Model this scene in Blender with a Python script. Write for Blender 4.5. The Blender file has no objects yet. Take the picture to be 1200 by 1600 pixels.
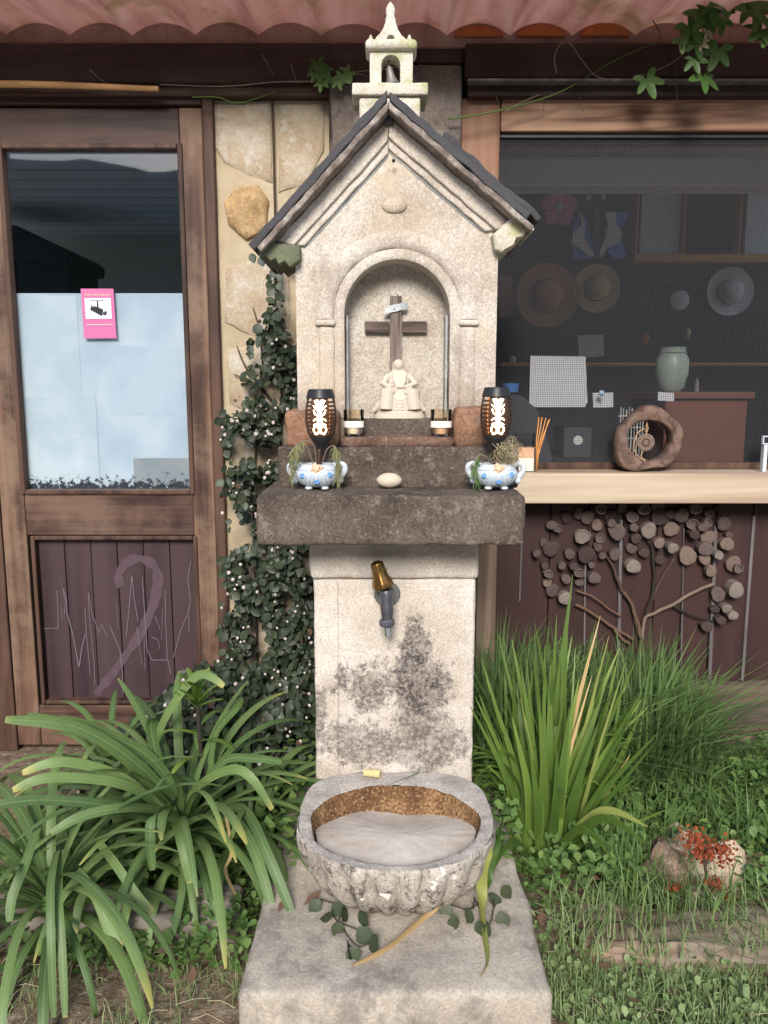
import bpy, bmesh, math, random
from mathutils import Vector, Matrix, noise
R = math.radians
rnd = random.Random(7)
sc = bpy.context.scene
COL = sc.collection

# ------------------------------------------------------------------ camera
H = 1.18; PITCH = R(8.53); F = 1200.0
cam_d = bpy.data.cameras.new('camera'); cam = bpy.data.objects.new('camera', cam_d); COL.objects.link(cam)
cam_d.sensor_fit = 'HORIZONTAL'; cam_d.sensor_width = 36; cam_d.lens = 36
cam_d.clip_start = 0.02; cam_d.clip_end = 600
cam.location = (0, 0, H); cam.rotation_euler = (R(90) - PITCH, 0, 0)
sc.camera = cam
# ------------------------------------------------------------------ light
SUN_EL, SUN_AZ = R(31), R(5)          # low light from behind the viewer, a little from the left
w = bpy.data.worlds.new('World'); sc.world = w; w.use_nodes = True
nt = w.node_tree; nt.nodes.clear()
sky = nt.nodes.new('ShaderNodeTexSky'); sky.sky_type = 'NISHITA'; sky.sun_disc = False
sky.sun_elevation = SUN_EL; sky.sun_rotation = R(180) + SUN_AZ
sky.dust_density = 1.2; sky.air_density = 1.0; sky.ozone_density = 0.5
bg = nt.nodes.new('ShaderNodeBackground'); bg.inputs[1].default_value = 0.15
wo = nt.nodes.new('ShaderNodeOutputWorld')
nt.links.new(sky.outputs[0], bg.inputs[0]); nt.links.new(bg.outputs[0], wo.inputs[0])
sd = bpy.data.lights.new('sun', 'SUN'); sun = bpy.data.objects.new('sun', sd); COL.objects.link(sun)
sd.energy = 2.8; sd.angle = R(20); sd.color = (1.0, 0.965, 0.92)
sun_from = Vector((-math.sin(SUN_AZ) * math.cos(SUN_EL), -math.cos(SUN_AZ) * math.cos(SUN_EL), math.sin(SUN_EL)))
sun.rotation_euler = (-sun_from).to_track_quat('-Z', 'Y').to_euler()
sun.location = (-1, -6, 4)
sc.view_settings.view_transform = 'Standard'; sc.view_settings.look = 'None'
sc.view_settings.exposure = 0.78; sc.view_settings.gamma = 1.0
sc.view_settings.use_curve_mapping = False
sc.cycles.max_bounces = 8; sc.cycles.transparent_max_bounces = 16

# ------------------------------------------------------------------ helpers
CP, SP = math.cos(PITCH), math.sin(PITCH)
def at(px, py, Y):
    """world point at depth Y that a feature measured in the photograph stands at"""
    u = (px - 600) / F; v = (800 - py) / F
    t = Y / (CP + v * SP)
    return Vector((u * t, Y, H + t * (-SP + v * CP)))
def ground(px, py, z=0.0):
    u = (px - 600) / F; v = (800 - py) / F
    t = (z - H) / (-SP + v * CP)
    return Vector((u * t, t * (CP + v * SP), z))
def lin(r, g, b, k=1.0):
    f = lambda c: (c / 12.92 if c <= .04045 else ((c + .055) / 1.055) ** 2.4)
    return (f(r / 255) * k, f(g / 255) * k, f(b / 255) * k, 1)

WLOC = {}
class MB:
    def __init__(s): s.v = []; s.f = []; s.uv = None; s.uvs = []
    def add(s, vs, fs, uvs=None):
        n = len(s.v); s.v += [Vector(p) for p in vs]; s.f += [tuple(i + n for i in f) for f in fs]
        if uvs is not None: s.uvs += uvs
        return s
    def box(s, x0, x1, y0, y1, z0, z1, M=None):
        vs = [Vector((x, y, z)) for z in (z0, z1) for y in (y0, y1) for x in (x0, x1)]
        if M: vs = [M @ p for p in vs]
        return s.add(vs, [(0,2,3,1),(4,5,7,6),(0,1,5,4),(2,6,7,3),(0,4,6,2),(1,3,7,5)])
    def tube(s, pts, rad, n=8, cap=True, flat=1.0):
        pts = [Vector(p) for p in pts]; k = len(pts)
        if not hasattr(rad, '__len__'): rad = [rad] * k
        vs = []; up = None
        for i, p in enumerate(pts):
            d = (pts[min(i+1, k-1)] - pts[max(i-1, 0)]).normalized()
            if up is None:
                up = Vector((0,0,1)) if abs(d.z) < .9 else Vector((0,1,0))
            a = d.cross(up)
            if a.length < 1e-5: a = d.cross(Vector((1,0.3,0)))
            a.normalize(); b = a.cross(d).normalized(); up = b
            for j in range(n):
                t = 2 * math.pi * j / n
                vs.append(p + a * (rad[i] * math.cos(t)) + b * (rad[i] * flat * math.sin(t)))
        fs = [(i*n+j, i*n+(j+1)%n, (i+1)*n+(j+1)%n, (i+1)*n+j) for i in range(k-1) for j in range(n)]
        if cap: fs += [tuple(range(n))[::-1], tuple(range((k-1)*n, k*n))]
        return s.add(vs, fs)
    def lathe(s, prof, c, n=24, M=None, cap=True):
        c = Vector(c); vs = []
        for r, z in prof:
            for j in range(n):
                t = 2*math.pi*j/n; p = Vector((r*math.cos(t), r*math.sin(t), z))
                if M: p = M @ p
                vs.append(c + p)
        k = len(prof)
        fs = [(i*n+j, i*n+(j+1)%n, (i+1)*n+(j+1)%n, (i+1)*n+j) for i in range(k-1) for j in range(n)]
        if cap: fs += [tuple(range(n))[::-1], tuple(range((k-1)*n, k*n))]
        return s.add(vs, fs)
    def prism(s, pts, y0, y1):
        """outline of (x,z) points extruded along y"""
        n = len(pts)
        vs = [Vector((x, y0, z)) for x, z in pts] + [Vector((x, y1, z)) for x, z in pts]
        fs = [tuple(range(n)), tuple(range(n, 2*n))[::-1]]
        fs += [(i, i+n, (i+1) % n + n, (i+1) % n) for i in range(n)]
        return s.add(vs, fs)
    def ribbon(s, pts, wid, side=None, fold=.25):
        """a folded strap along pts; u across, v along"""
        pts = [Vector(p) for p in pts]; k = len(pts); vs = []
        sd0 = Vector(side) if side is not None else None
        for i, p in enumerate(pts):
            d = (pts[min(i+1, k-1)] - pts[max(i-1, 0)]).normalized()
            a = sd0 - d * sd0.dot(d) if sd0 is not None else d.cross(Vector((0,0,1)))
            if a.length < 1e-4: a = Vector((1,0,0))
            a.normalize(); nrm = a.cross(d).normalized()
            wdt = wid[i] / 2
            vs += [p - a * wdt + nrm * wdt * fold, p, p + a * wdt + nrm * wdt * fold]
        fs = []; uvs = []
        for i in range(k-1):
            v0, v1 = i/(k-1), (i+1)/(k-1)
            for j in range(2):
                fs.append((i*3+j, i*3+j+1, (i+1)*3+j+1, (i+1)*3+j))
                uvs += [(j/2, v0), ((j+1)/2, v0), ((j+1)/2, v1), (j/2, v1)]
        return s.add(vs, fs, uvs)
    def rough(s, x0, x1, y0, y1, z0, z1, r=.01, amp=.003, step=.03, sc=14, seed=0, cut=None):
        """stone block with rounded arrises and an uneven face"""
        c = Vector(((x0+x1)/2, (y0+y1)/2, (z0+z1)/2)); h = Vector(((x1-x0)/2, (y1-y0)/2, (z1-z0)/2))
        r = min(r, h.x*.95, h.y*.95, h.z*.95)
        idx = {}; vs = []; fs = []
        N = [max(2, min(60, int(round(2*h[i]/step)))) for i in range(3)]
        def coords(i):
            m = N[i]; L = [-h[i], -h[i] + r*.45, -h[i] + r] + [-h[i] + r + (2*h[i]-2*r)*q/m for q in range(1, m)] + [h[i]-r, h[i]-r*.45, h[i]]
            return L
        C = [coords(i) for i in range(3)]
        def vid(a):
            key = tuple(round(q, 6) for q in a)
            if key in idx: return idx[key]
            p = Vector(a); q = Vector([max(-h[i]+r, min(h[i]-r, p[i])) for i in range(3)])
            d = p - q
            nn = d.normalized() if d.length > 1e-9 else Vector((0,0,1))
            p2 = q + nn * min(d.length, r) if d.length > 1e-9 else p
            wp = p2 + c
            o = noise.noise(wp * sc + Vector((seed*3.1, seed*1.7, 0))) + .5 * noise.noise(wp * sc * 2.7 + Vector((seed, 5, 1)))
            idx[key] = len(vs); vs.append(wp + nn * o * amp); return idx[key]
        for ax in range(3):
            u, v = [(1,2),(2,0),(0,1)][ax]
            for sg in (-1, 1):
                for i in range(len(C[u])-1):
                    for j in range(len(C[v])-1):
                        q = []
                        for a, b in ((i,j),(i+1,j),(i+1,j+1),(i,j+1)):
                            p = [0,0,0]; p[ax] = sg*h[ax]; p[u] = C[u][a]; p[v] = C[v][b]; q.append(vid(p))
                        if sg < 0: q = q[::-1]
                        if len(set(q)) > 2: fs.append(tuple(dict.fromkeys(q)))
        return s.add(vs, fs)
    def ball(s, c, rx, ry, rz, nu=14, nv=9, amp=0, sc=8, seed=0, M=None):
        c = Vector(c); vs = [Vector((0,0,-1))]; fs = []
        for i in range(1, nv):
            a = -math.pi/2 + math.pi*i/nv
            for j in range(nu):
                t = 2*math.pi*j/nu; vs.append(Vector((math.cos(a)*math.cos(t), math.cos(a)*math.sin(t), math.sin(a))))
        vs.append(Vector((0,0,1))); top = len(vs)-1
        for j in range(nu): fs.append((0, 1+(j+1)%nu, 1+j)); fs.append((top, 1+(nv-2)*nu+j, 1+(nv-2)*nu+(j+1)%nu))
        for i in range(nv-2):
            for j in range(nu): fs.append((1+i*nu+j, 1+i*nu+(j+1)%nu, 1+(i+1)*nu+(j+1)%nu, 1+(i+1)*nu+j))
        out = []
        for p in vs:
            k = 1
            if amp: k = 1 + amp * (noise.noise(p*1.3 + Vector((seed*7.7, seed*2.3, 1))) + .5*noise.noise(p*sc*.4 + Vector((seed, 3, seed))))
            q = Vector((p.x*rx*k, p.y*ry*k, p.z*rz*k))
            if M: q = M @ q
            out.append(c + q)
        return s.add(out, fs)
    def bounds(s):
        return [(min(p[i] for p in s.v), max(p[i] for p in s.v)) for i in range(3)]
    def build(s, name, mat, parent=None, smooth=None, label=None, cat=None, group=None, kind=None, origin=None):
        b = s.bounds()
        o0 = Vector(origin) if origin is not None else Vector(((b[0][0]+b[0][1])/2, (b[1][0]+b[1][1])/2, b[2][0]))
        me = bpy.data.meshes.new(name)
        me.from_pydata([tuple(p - o0) for p in s.v], [], s.f); me.update()
        if s.uvs and len(s.uvs) == sum(len(f) for f in s.f):
            ul = me.uv_layers.new(name='UVMap')
            for i, q in enumerate(s.uvs): ul.data[i].uv = q
        if smooth is not None:
            me.shade_smooth()
            if smooth < 180: me.set_sharp_from_angle(angle=R(smooth))
        me.materials.append(MAT[mat] if isinstance(mat, str) else mat)
        o = bpy.data.objects.new(name, me); COL.objects.link(o)
        put(o, o0, parent); tag(o, label, cat, group, kind)
        return o
def put(o, wl, parent=None):
    wl = Vector(wl); WLOC[o.name] = wl
    if parent is not None:
        o.parent = parent; o.location = wl - WLOC[parent.name]
    else: o.location = wl
def tag(o, label=None, cat=None, group=None, kind=None):
    if label: o['label'] = label
    if cat: o['category'] = cat
    if group: o['group'] = group
    if kind: o['kind'] = kind
    return o
def thing(name, loc, label, cat, group=None):
    o = bpy.data.objects.new(name, None); COL.objects.link(o); o.empty_display_size = .05
    put(o, loc); return tag(o, label, cat, group)
def inst(name, me, parent, wl, rot=None, scale=None, mat=None):
    o = bpy.data.objects.new(name, me); COL.objects.link(o); put(o, wl, parent)
    if rot is not None: o.rotation_euler = rot
    if scale is not None: o.scale = scale
    return o
def bevel(o, wd=.004, seg=2):
    m = o.modifiers.new('bevel', 'BEVEL'); m.width = wd; m.segments = seg; m.limit_method = 'ANGLE'; m.angle_limit = R(40)
    return o
def smoothpath(pts, n=6):
    P = [Vector(p) for p in pts]; out = []
    for i in range(len(P)-1):
        p0, p1, p2, p3 = P[max(i-1,0)], P[i], P[i+1], P[min(i+2, len(P)-1)]
        for q in range(n):
            t = q/n
            out.append(.5*((2*p1) + (p2-p0)*t + (2*p0-5*p1+4*p2-p3)*t*t + (3*p1-p0-3*p2+p3)*t**3))
    out.append(P[-1]); return out

# ------------------------------------------------------------------ materials
MAT = {}
class NG:
    def __init__(s, name):
        s.m = bpy.data.materials.new(name); s.m.use_nodes = True; s.t = s.m.node_tree; s.t.nodes.clear()
        s.out = s.n('ShaderNodeOutputMaterial'); MAT[name] = s.m
    def n(s, t, **k):
        q = s.t.nodes.new(t)
        for a, b in k.items(): setattr(q, a, b)
        return q
    def l(s, a, b): s.t.links.new(a, b)
    def coord(s, scale=(1,1,1), world=False, rand=True):
        if world:
            v = s.n('ShaderNodeNewGeometry').outputs['Position']
        else:
            v = s.n('ShaderNodeTexCoord').outputs['Object']
            if rand:
                oi = s.n('ShaderNodeObjectInfo'); mu = s.n('ShaderNodeMath', operation='MULTIPLY'); mu.inputs[1].default_value = 13.7
                s.l(oi.outputs['Random'], mu.inputs[0]); ad = s.n('ShaderNodeVectorMath', operation='ADD')
                s.l(v, ad.inputs[0]); s.l(mu.outputs[0], ad.inputs[1]); v = ad.outputs[0]
        mp = s.n('ShaderNodeMapping'); mp.inputs['Scale'].default_value = scale; s.l(v, mp.inputs['Vector']); return mp.outputs[0]
    def noise(s, vec, scale=5, detail=4, rough=.55, dist=0):
        q = s.n('ShaderNodeTexNoise'); q.inputs['Scale'].default_value = scale; q.inputs['Detail'].default_value = detail
        q.inputs['Roughness'].default_value = rough; q.inputs['Distortion'].default_value = dist; s.l(vec, q.inputs['Vector']); return q.outputs[0]
    def ramp(s, fac, stops):
        q = s.n('ShaderNodeValToRGB'); e = q.color_ramp.elements
        while len(e) < len(stops): e.new(.5)
        for i, (p, c) in enumerate(stops): e[i].position = p; e[i].color = c if len(c) == 4 else (*c, 1)
        s.l(fac, q.inputs[0]); return q.outputs[0]
    def step(s, fac, a, b):
        q = s.n('ShaderNodeMapRange'); q.inputs[1].default_value = a; q.inputs[2].default_value = b; q.interpolation_type = 'SMOOTHSTEP'
        s.l(fac, q.inputs[0]); return q.outputs[0]
    def math(s, op, a, b=None):
        q = s.n('ShaderNodeMath', operation=op)
        for i, x in enumerate((a, b)):
            if x is None: continue
            if isinstance(x, (int, float)): q.inputs[i].default_value = x
            else: s.l(x, q.inputs[i])
        return q.outputs[0]
    def mix(s, fac, a, b, mode='MIX'):
        q = s.n('ShaderNodeMix', data_type='RGBA', blend_type=mode)
        for sock, x in ((q.inputs[0], fac), (q.inputs[6], a), (q.inputs[7], b)):
            if isinstance(x, (int, float)): sock.default_value = x
            elif isinstance(x, tuple): sock.default_value = x
            else: s.l(x, sock)
        return q.outputs[2]
    def bump(s, h, strength=.3, dist=.01):
        q = s.n('ShaderNodeBump'); q.inputs['Strength'].default_value = strength; q.inputs['Distance'].default_value = dist
        s.l(h, q.inputs['Height']); return q.outputs[0]
    def bsdf(s, col, rough=.8, nrm=None, metal=0, spec=.3, emit=None, es=0, trans=0, alpha=None):
        q = s.n('ShaderNodeBsdfPrincipled')
        if isinstance(col, tuple): q.inputs['Base Color'].default_value = col
        else: s.l(col, q.inputs['Base Color'])
        if isinstance(rough, (int, float)): q.inputs['Roughness'].default_value = rough
        else: s.l(rough, q.inputs['Roughness'])
        q.inputs['Metallic'].default_value = metal; q.inputs['Specular IOR Level'].default_value = spec
        if nrm is not None: s.l(nrm, q.inputs['Normal'])
        if emit: q.inputs['Emission Color'].default_value = emit; q.inputs['Emission Strength'].default_value = es
        q.inputs['Transmission Weight'].default_value = trans
        s.l(q.outputs[0], s.out.inputs[0]); return q

def simple(name, col, rough=.7, var=.25, scale=20, bump=.15, dist=.002, metal=0, spec=.3, fine=150, stretch=(1,1,1)):
    g = NG(name); v = g.coord(stretch)
    n1 = g.noise(v, scale, 5, .6); n2 = g.noise(v, fine, 3, .6)
    lo = tuple(c*(1-var) for c in col[:3]) + (1,); hi = tuple(min(1, c*(1+var)) for c in col[:3]) + (1,)
    c = g.mix(g.math('ADD', g.math('MULTIPLY', n1, .7), g.math('MULTIPLY', n2, .3)), lo, hi)
    g.bsdf(c, rough, g.bump(g.math('ADD', n1, n2), bump, dist), metal, spec)
simple('white_plaster', lin(214,200,182,.76), .7, .12, 60, .1)
simple('white_ceramic', lin(206,212,216,.8), .18, .08, 18, .02, spec=.5)
simple('blue_glaze', lin(96,140,190), .25, .3, 60, .02, spec=.5)
simple('pale_blue_glaze', lin(170,200,224), .25, .2, 40, .02, spec=.5)
simple('terracotta_rose', lin(206,172,140), .6, .2, 90, .2)
simple('black_plastic', (.018,.018,.02,1), .4, .3, 30, .05)
simple('lantern_brown', (.05,.022,.012,1), .45, .3, 60, .1)
simple('brass', lin(150,112,66,.8), .32, .35, 25, .15, metal=1)
simple('pewter', lin(112,112,118,.8), .42, .35, 30, .15, metal=.8)
simple('chrome', lin(200,200,205), .18, .1, 30, .05, metal=1)
simple('dull_iron', lin(120,120,116,.8), .55, .3, 35, .2, metal=.4)
simple('silver_scroll', lin(178,182,184,.8), .4, .35, 60, .2, metal=.3)
simple('pebble', lin(206,190,168,.85), .7, .15, 30, .08)
simple('wax', lin(238,228,208,.85), .5, .05, 20, .03)
simple('card', lin(205,206,212,.85), .8, .1, 8, .03)
simple('label_paper', lin(240,232,218,.9), .8, .04, 30, .02)
simple('cork', lin(204,184,130,.9), .8, .3, 80, .3)
simple('bamboo', lin(196,150,100,.85), .5, .3, 25, .15, stretch=(.3,3,3))
simple('dry_stem', lin(150,132,116,.7), .9, .35, 50, .2)
simple('brown_stem', lin(84,66,56,.7), .9, .4, 50, .2)
simple('green_stem', lin(92,120,60,.7), .8, .4, 50, .2)
simple('dark_stem', lin(52,46,38,.7), .9, .4, 50, .2)
simple('reddish_twig', lin(112,84,68,.7), .9, .4, 40, .3)
simple('grey_twig', lin(122,104,92,.8), .9, .4, 40, .4)
simple('red_dry_leaf', lin(140,66,36,.8), .8, .5, 40, .2)
simple('rust_tile', lin(190,108,62,.7), .9, .45, 28, .5, .006)
simple('straw_hat', lin(214,192,142,.9), .9, .3, 60, .5, .004, fine=260)
simple('brown_hat', lin(204,146,104,.9), .9, .35, 60, .5, .004, fine=260)
simple('grey_hat', lin(204,204,200,.9), .9, .25, 60, .5, .004, fine=260)
simple('pink_felt', lin(230,140,176,.95), .9, .3, 30, .2)
simple('white_felt', lin(226,214,222,.8), .9, .15, 30, .2)
simple('blue_felt', lin(90,140,220,.95), .9, .2, 30, .2)
simple('amber_wood', lin(196,140,76,.9), .7, .3, 14, .2, stretch=(1,1,6))
simple('red_wood', lin(128,80,62,.7), .6, .3, 10, .2, stretch=(.6,4,6))
simple('woven_grey', lin(190,194,196,.9), .9, .4, 120, .6, .004)
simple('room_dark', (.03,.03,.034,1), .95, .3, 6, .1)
simple('grey_fabric', lin(86,88,94,.6), .95, .2, 80, .2)
simple('jar_glaze', lin(158,172,160,.75), .35, .3, 22, .1)
simple('sticks', lin(206,142,76,.9), .7, .25, 40, .1)
simple('twine', lin(170,140,108,.8), .95, .3, 90, .3)
simple('white_flower', lin(204,190,184,.8), .8, .15, 90, .1)
simple('flower_eye', lin(170,140,110,.8), .8, .2, 90, .1)
simple('chalk_line', lin(128,118,124,.66), .95, .35, 60, .1)
simple('chalk_faint', lin(98,80,86,.66), .95, .3, 30, .1)
simple('sign_pink', lin(196,104,150,.85), .5, .05, 20, .02)
simple('sign_white', lin(232,236,240,.85), .5, .03, 20, .02)
simple('sign_black', (.012,.012,.016,1), .5, .1, 20, .02)
simple('sign_cream', lin(230,206,180,.9), .5, .05, 20, .02)
simple('hill_moss', lin(84,90,62,.6), .95, .4, 50, .6, .006)
simple('moss_stone', lin(124,128,102,.7), .95, .45, 40, .6, .006)
simple('hedge_green', (.055,.09,.035,1), .9, .6, 3, .8, .05, fine=12)
simple('bell_bronze', lin(150,146,140,.7), .5, .2, 40, .1, metal=.5)
simple('slate_dark', lin(84,82,84,.6), .75, .5, 16, .5, .006)
simple('blue_gray_room', lin(214,224,236,.95), .8, .2, 5, .1)
simple('room_white', lin(222,220,218,.88), .9, .08, 5, .1)
simple('navy_furniture', lin(54,64,84,.6), .7, .25, 10, .1)

def stone(name, base, dark, light, big=6, speck=220, sp=.35, rough=.9, bump=.5, stain=None, extra=None, lichen=0.0, lichcol=None):
    g = NG(name); v = g.coord((1,1,1), world=True)
    n1 = g.noise(v, big, 6, .6); n2 = g.noise(v, speck, 2, .5); n3 = g.noise(v, big*6, 5, .65)
    c = g.ramp(n1, [(.28, dark), (.5, base), (.72, light)])
    dk = tuple(q*.45 for q in base[:3]) + (1,)
    n6 = g.noise(v, speck*.42, 4, .7)
    c = g.mix(g.math('MULTIPLY', g.step(n6, .55, .66), sp*.75), c, dk)
    c = g.mix(g.math('MULTIPLY', g.step(n2, .52, .66), sp), c, dk)
    c = g.mix(g.math('MULTIPLY', g.step(n2, .46, .34), sp*.7), c, tuple(min(1, q*1.35) for q in light[:3]) + (1,))
    c = g.mix(g.math('MULTIPLY', g.step(n3, .54, .7), .35), c, dark)
    h = g.math('ADD', g.math('MULTIPLY', g.math('ADD', n2, n6), .45), g.math('ADD', g.math('MULTIPLY', n3, .8), n1))
    if lichen:
        n4 = g.noise(v, big*3.3, 7, .72)
        c = g.mix(g.math('MULTIPLY', g.step(n4, .53, .62), lichen), c, lichcol or light)
    if extra: c = extra(g, v, c, n1, n2, n3)
    g.bsdf(c, rough, g.bump(h, bump, .004), 0, .2)
GC = lin(206,193,178,.78); GD = lin(180,164,148,.75); GL = lin(222,213,203,.84)
DARKL = lin(64,58,58,.7)
def sep(g):
    s = g.n('ShaderNodeSeparateXYZ'); g.l(g.n('ShaderNodeNewGeometry').outputs['Position'], s.inputs[0]); return s.outputs
def ped_stain(g, v, c, n1, n2, n3):
    """black damp growth: a plume under the tap, patches along the foot and the left arris"""
    x, y, z = sep(g)
    fz = g.noise(v, 22, 8, .78); fz2 = g.noise(v, 75, 6, .75)
    fr = g.math('ADD', g.math('MULTIPLY', fz, .7), g.math('MULTIPLY', fz2, .3))
    def blob(x0, z0, a, b, k=3.2):
        dx = g.math('MULTIPLY', g.math('SUBTRACT', x, x0), 1/a); dz = g.math('MULTIPLY', g.math('SUBTRACT', z, z0), 1/b)
        d = g.math('SQRT', g.math('ADD', g.math('MULTIPLY', dx, dx), g.math('MULTIPLY', dz, dz)))
        return g.step(g.math('SUBTRACT', g.math('MULTIPLY', g.math('SUBTRACT', fr, .5), k), g.math('SUBTRACT', d, 1.0)), -.12, .3)
    m1 = g.math('MAXIMUM', blob(.075, .58, .035, .10), blob(.085, .49, .075, .085))
    m1 = g.math('MAXIMUM', m1, g.math('MULTIPLY', blob(.10, .36, .10, .10), .75))
    m3 = g.math('MULTIPLY', blob(-.035, .50, .085, .07, 5.5), .8)
    m2 = g.math('MULTIPLY', g.math('MAXIMUM', blob(-.17, .42, .04, .09, 4.5), blob(-.06, .36, .14, .06, 5.5)), .7)
    m = g.math('MAXIMUM', g.math('MAXIMUM', m1, m2), m3)
    holes = g.step(g.noise(v, 130, 4, .75), .34, .56)
    cl = g.noise(v, 34, 6, .75)
    c = g.mix(g.math('MULTIPLY', g.math('MULTIPLY', m, holes), g.step(cl, .30, .56)), c, g.mix(g.step(fz2, .3, .7), lin(34,30,32,.6), lin(96,88,87,.66)))
    c = g.mix(g.math('MULTIPLY', m, .35), c, lin(96,86,84,.7))
    # damp grey ring round the tap
    dxt = g.math('SUBTRACT', x, .0); dzt = g.math('SUBTRACT', z, .79)
    rr = g.math('SQRT', g.math('ADD', g.math('MULTIPLY', dxt, dxt), g.math('MULTIPLY', dzt, dzt)))
    ring = g.step(g.math('ADD', rr, g.math('MULTIPLY', fz, .05)), .10, .075)
    return g.mix(g.math('MULTIPLY', ring, .45), c, lin(172,164,160,.75))
stone('granite_pedestal', GC, GD, GL, 7, 240, .4, extra=ped_stain)
def chap(g, v, c, n1, n2, n3):
    x, y, z = sep(g)
    n = g.noise(v, 5, 6, .65)
    c = g.mix(g.math('MULTIPLY', g.step(n, .5, .66), .5), c, lin(202,180,148,.78))
    nw = g.noise(g.coord((1,1,.35), True), 9, 7, .7)
    c = g.mix(g.math('MULTIPLY', g.step(nw, .52, .68), .5), c, lin(150,138,124,.72))
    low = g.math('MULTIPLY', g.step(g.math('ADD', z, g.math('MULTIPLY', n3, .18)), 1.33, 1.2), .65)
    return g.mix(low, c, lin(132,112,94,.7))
stone('granite_chapel', GC, GD, GL, 6, 240, .42, extra=chap)
stone('granite_niche', lin(192,180,164,.8), lin(168,152,134,.8), lin(206,198,186,.82), 8, 230, .5)
stone('granite_belfry', lin(212,202,184,.8), lin(190,180,158,.78), lin(226,218,204,.84), 16, 240, .35,
      extra=lambda g, v, c, n1, n2, n3: g.mix(g.math('MULTIPLY', g.step(g.noise(v, 14, 5, .6), .52, .62), .6), c, lin(164,168,96,.75)))
stone('blue_mortar', lin(176,176,172,.75), lin(150,150,148,.7), lin(200,200,196,.8), 20, 200, .2)
def shelfx(g, v, c, n1, n2, n3):
    n = g.noise(v, 30, 8, .8); x, y, z = sep(g)
    c = g.mix(g.math('MULTIPLY', g.step(n, .55, .62), .6), c, lin(150,138,128,.7))
    n5 = g.noise(v, 90, 4, .7)
    return g.mix(g.math('MULTIPLY', g.step(n5, .60, .68), .45), c, lin(176,166,156,.75))
stone('dark_stone', lin(104,90,80,.62), lin(66,58,52,.55), lin(128,114,102,.65), 9, 200, .5, extra=shelfx)
stone('dark_stone_red', lin(128,96,80,.65), lin(92,72,64,.6), lin(150,122,106,.7), 11, 200, .5, extra=shelfx)
stone('brown_stone', lin(150,110,86,.7), lin(112,86,70,.65), lin(174,140,112,.75), 14, 200, .4, extra=shelfx)
def basinx(g, v, c, n1, n2, n3):
    n = g.noise(v, 26, 8, .78)
    c = g.mix(g.math('MULTIPLY', g.step(n, .52, .60), .8), c, lin(70,62,58,.7))
    vs_ = g.noise(g.coord((60,60,9), True), 1.0, 6, .7)
    c = g.mix(g.math('MULTIPLY', g.step(vs_, .53, .64), .6), c, lin(78,70,66,.7))
    n5 = g.noise(v, 34, 3, .5)
    return g.mix(g.step(n5, .64, .67), c, lin(228,220,210,.88))
stone('basin_stone', lin(184,172,158,.76), lin(150,138,126,.72), lin(208,198,186,.82), 10, 200, .4, extra=basinx)
stone('basin_rim', lin(184,174,164,.78), lin(146,138,130,.72), lin(204,196,186,.82), 12, 200, .4)
stone('basin_inside', lin(128,94,64,.7), lin(92,64,46,.65), lin(172,138,100,.75), 12, 170, .8)
stone('basin_sand', lin(206,194,180,.8), lin(186,172,158,.76), lin(218,208,194,.84), 9, 200, .15, bump=.25)
def slabx(g, v, c, n1, n2, n3):
    n = g.noise(v, 9, 8, .72)
    c = g.mix(g.math('MULTIPLY', g.step(n, .52, .66), .55), c, lin(122,114,110,.7))
    n5 = g.noise(v, 5, 7, .7)
    c = g.mix(g.math('MULTIPLY', g.step(n5, .54, .64), .5), c, lin(112,104,100,.68))
    return c
stone('slab_stone', lin(186,174,158,.76), lin(158,146,134,.74), lin(204,192,176,.78), 8, 190, .3, extra=slabx)
stone('wall_mortar', lin(196,178,148,.72), lin(178,158,130,.7), lin(206,190,164,.75), 5, 160, .15, bump=.4)
stone('wall_stone_grey', lin(192,174,148,.73), lin(172,146,116,.71), lin(204,194,178,.76), 9, 160, .25, bump=.7, lichen=.5, lichcol=lin(208,204,196,.8))
stone('wall_stone_ochre', lin(184,152,110,.7), lin(156,124,92,.68), lin(200,172,132,.73), 12, 160, .3, bump=.9, lichen=.6, lichcol=lin(206,172,120,.8))
stone('post_concrete', lin(124,112,104,.68), lin(88,78,72,.62), lin(158,146,136,.72), 9, 160, .3, bump=.6, lichen=.35, lichcol=lin(168,158,148,.7))
stone('rock_cream', lin(206,184,156,.78), lin(166,140,116,.74), lin(218,202,178,.8), 14, 150, .3, bump=.7)
stone('rock_brown', lin(146,122,104,.7), lin(100,80,70,.65), lin(182,158,136,.75), 16, 150, .4, bump=.8)

def wood(name, base, dark, light, axis='z', scale=1.0, lines=9, rough=.65, wear=None, wearamt=.5, bump=.3, contrast=1.0, world=False):
    st = {'z': (14,14,1.1), 'x': (1.1,14,14), 'y': (14,1.1,14)}[axis]
    g = NG(name); v = g.coord(tuple(q*scale for q in st), world)
    n1 = g.noise(v, 1.0, 3, .5, .4)
    rings = g.math('PINGPONG', g.math('MULTIPLY', n1, lines), 1.0)
    st2 = tuple(q*scale*(4 if q > 5 else .8) for q in st)
    v2 = g.coord(st2, world); n2 = g.noise(v2, 1.4, 5, .7)
    f = g.math('ADD', g.math('MULTIPLY', rings, .55), g.math('MULTIPLY', n2, .45))
    c = g.ramp(f, [(.18, dark), (.5, base), (.85, light)])
    if wear:
        v3 = g.coord((3,3,3), world); n3 = g.noise(v3, 1.3, 6, .65); n4 = g.noise(v2, .6, 4, .7)
        c = g.mix(g.math('MULTIPLY', g.step(g.math('ADD', g.math('MULTIPLY', n3, .7), g.math('MULTIPLY', n4, .3)), .42, .62), wearamt), c, wear)
    g.bsdf(c, rough, g.bump(f, bump, .002), 0, .25)
wood('door_wood', lin(96,66,54,.6), lin(60,40,36,.55), lin(132,100,80,.66), 'z', .9, 7, .6, lin(154,126,104,.66), .8)
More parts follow.
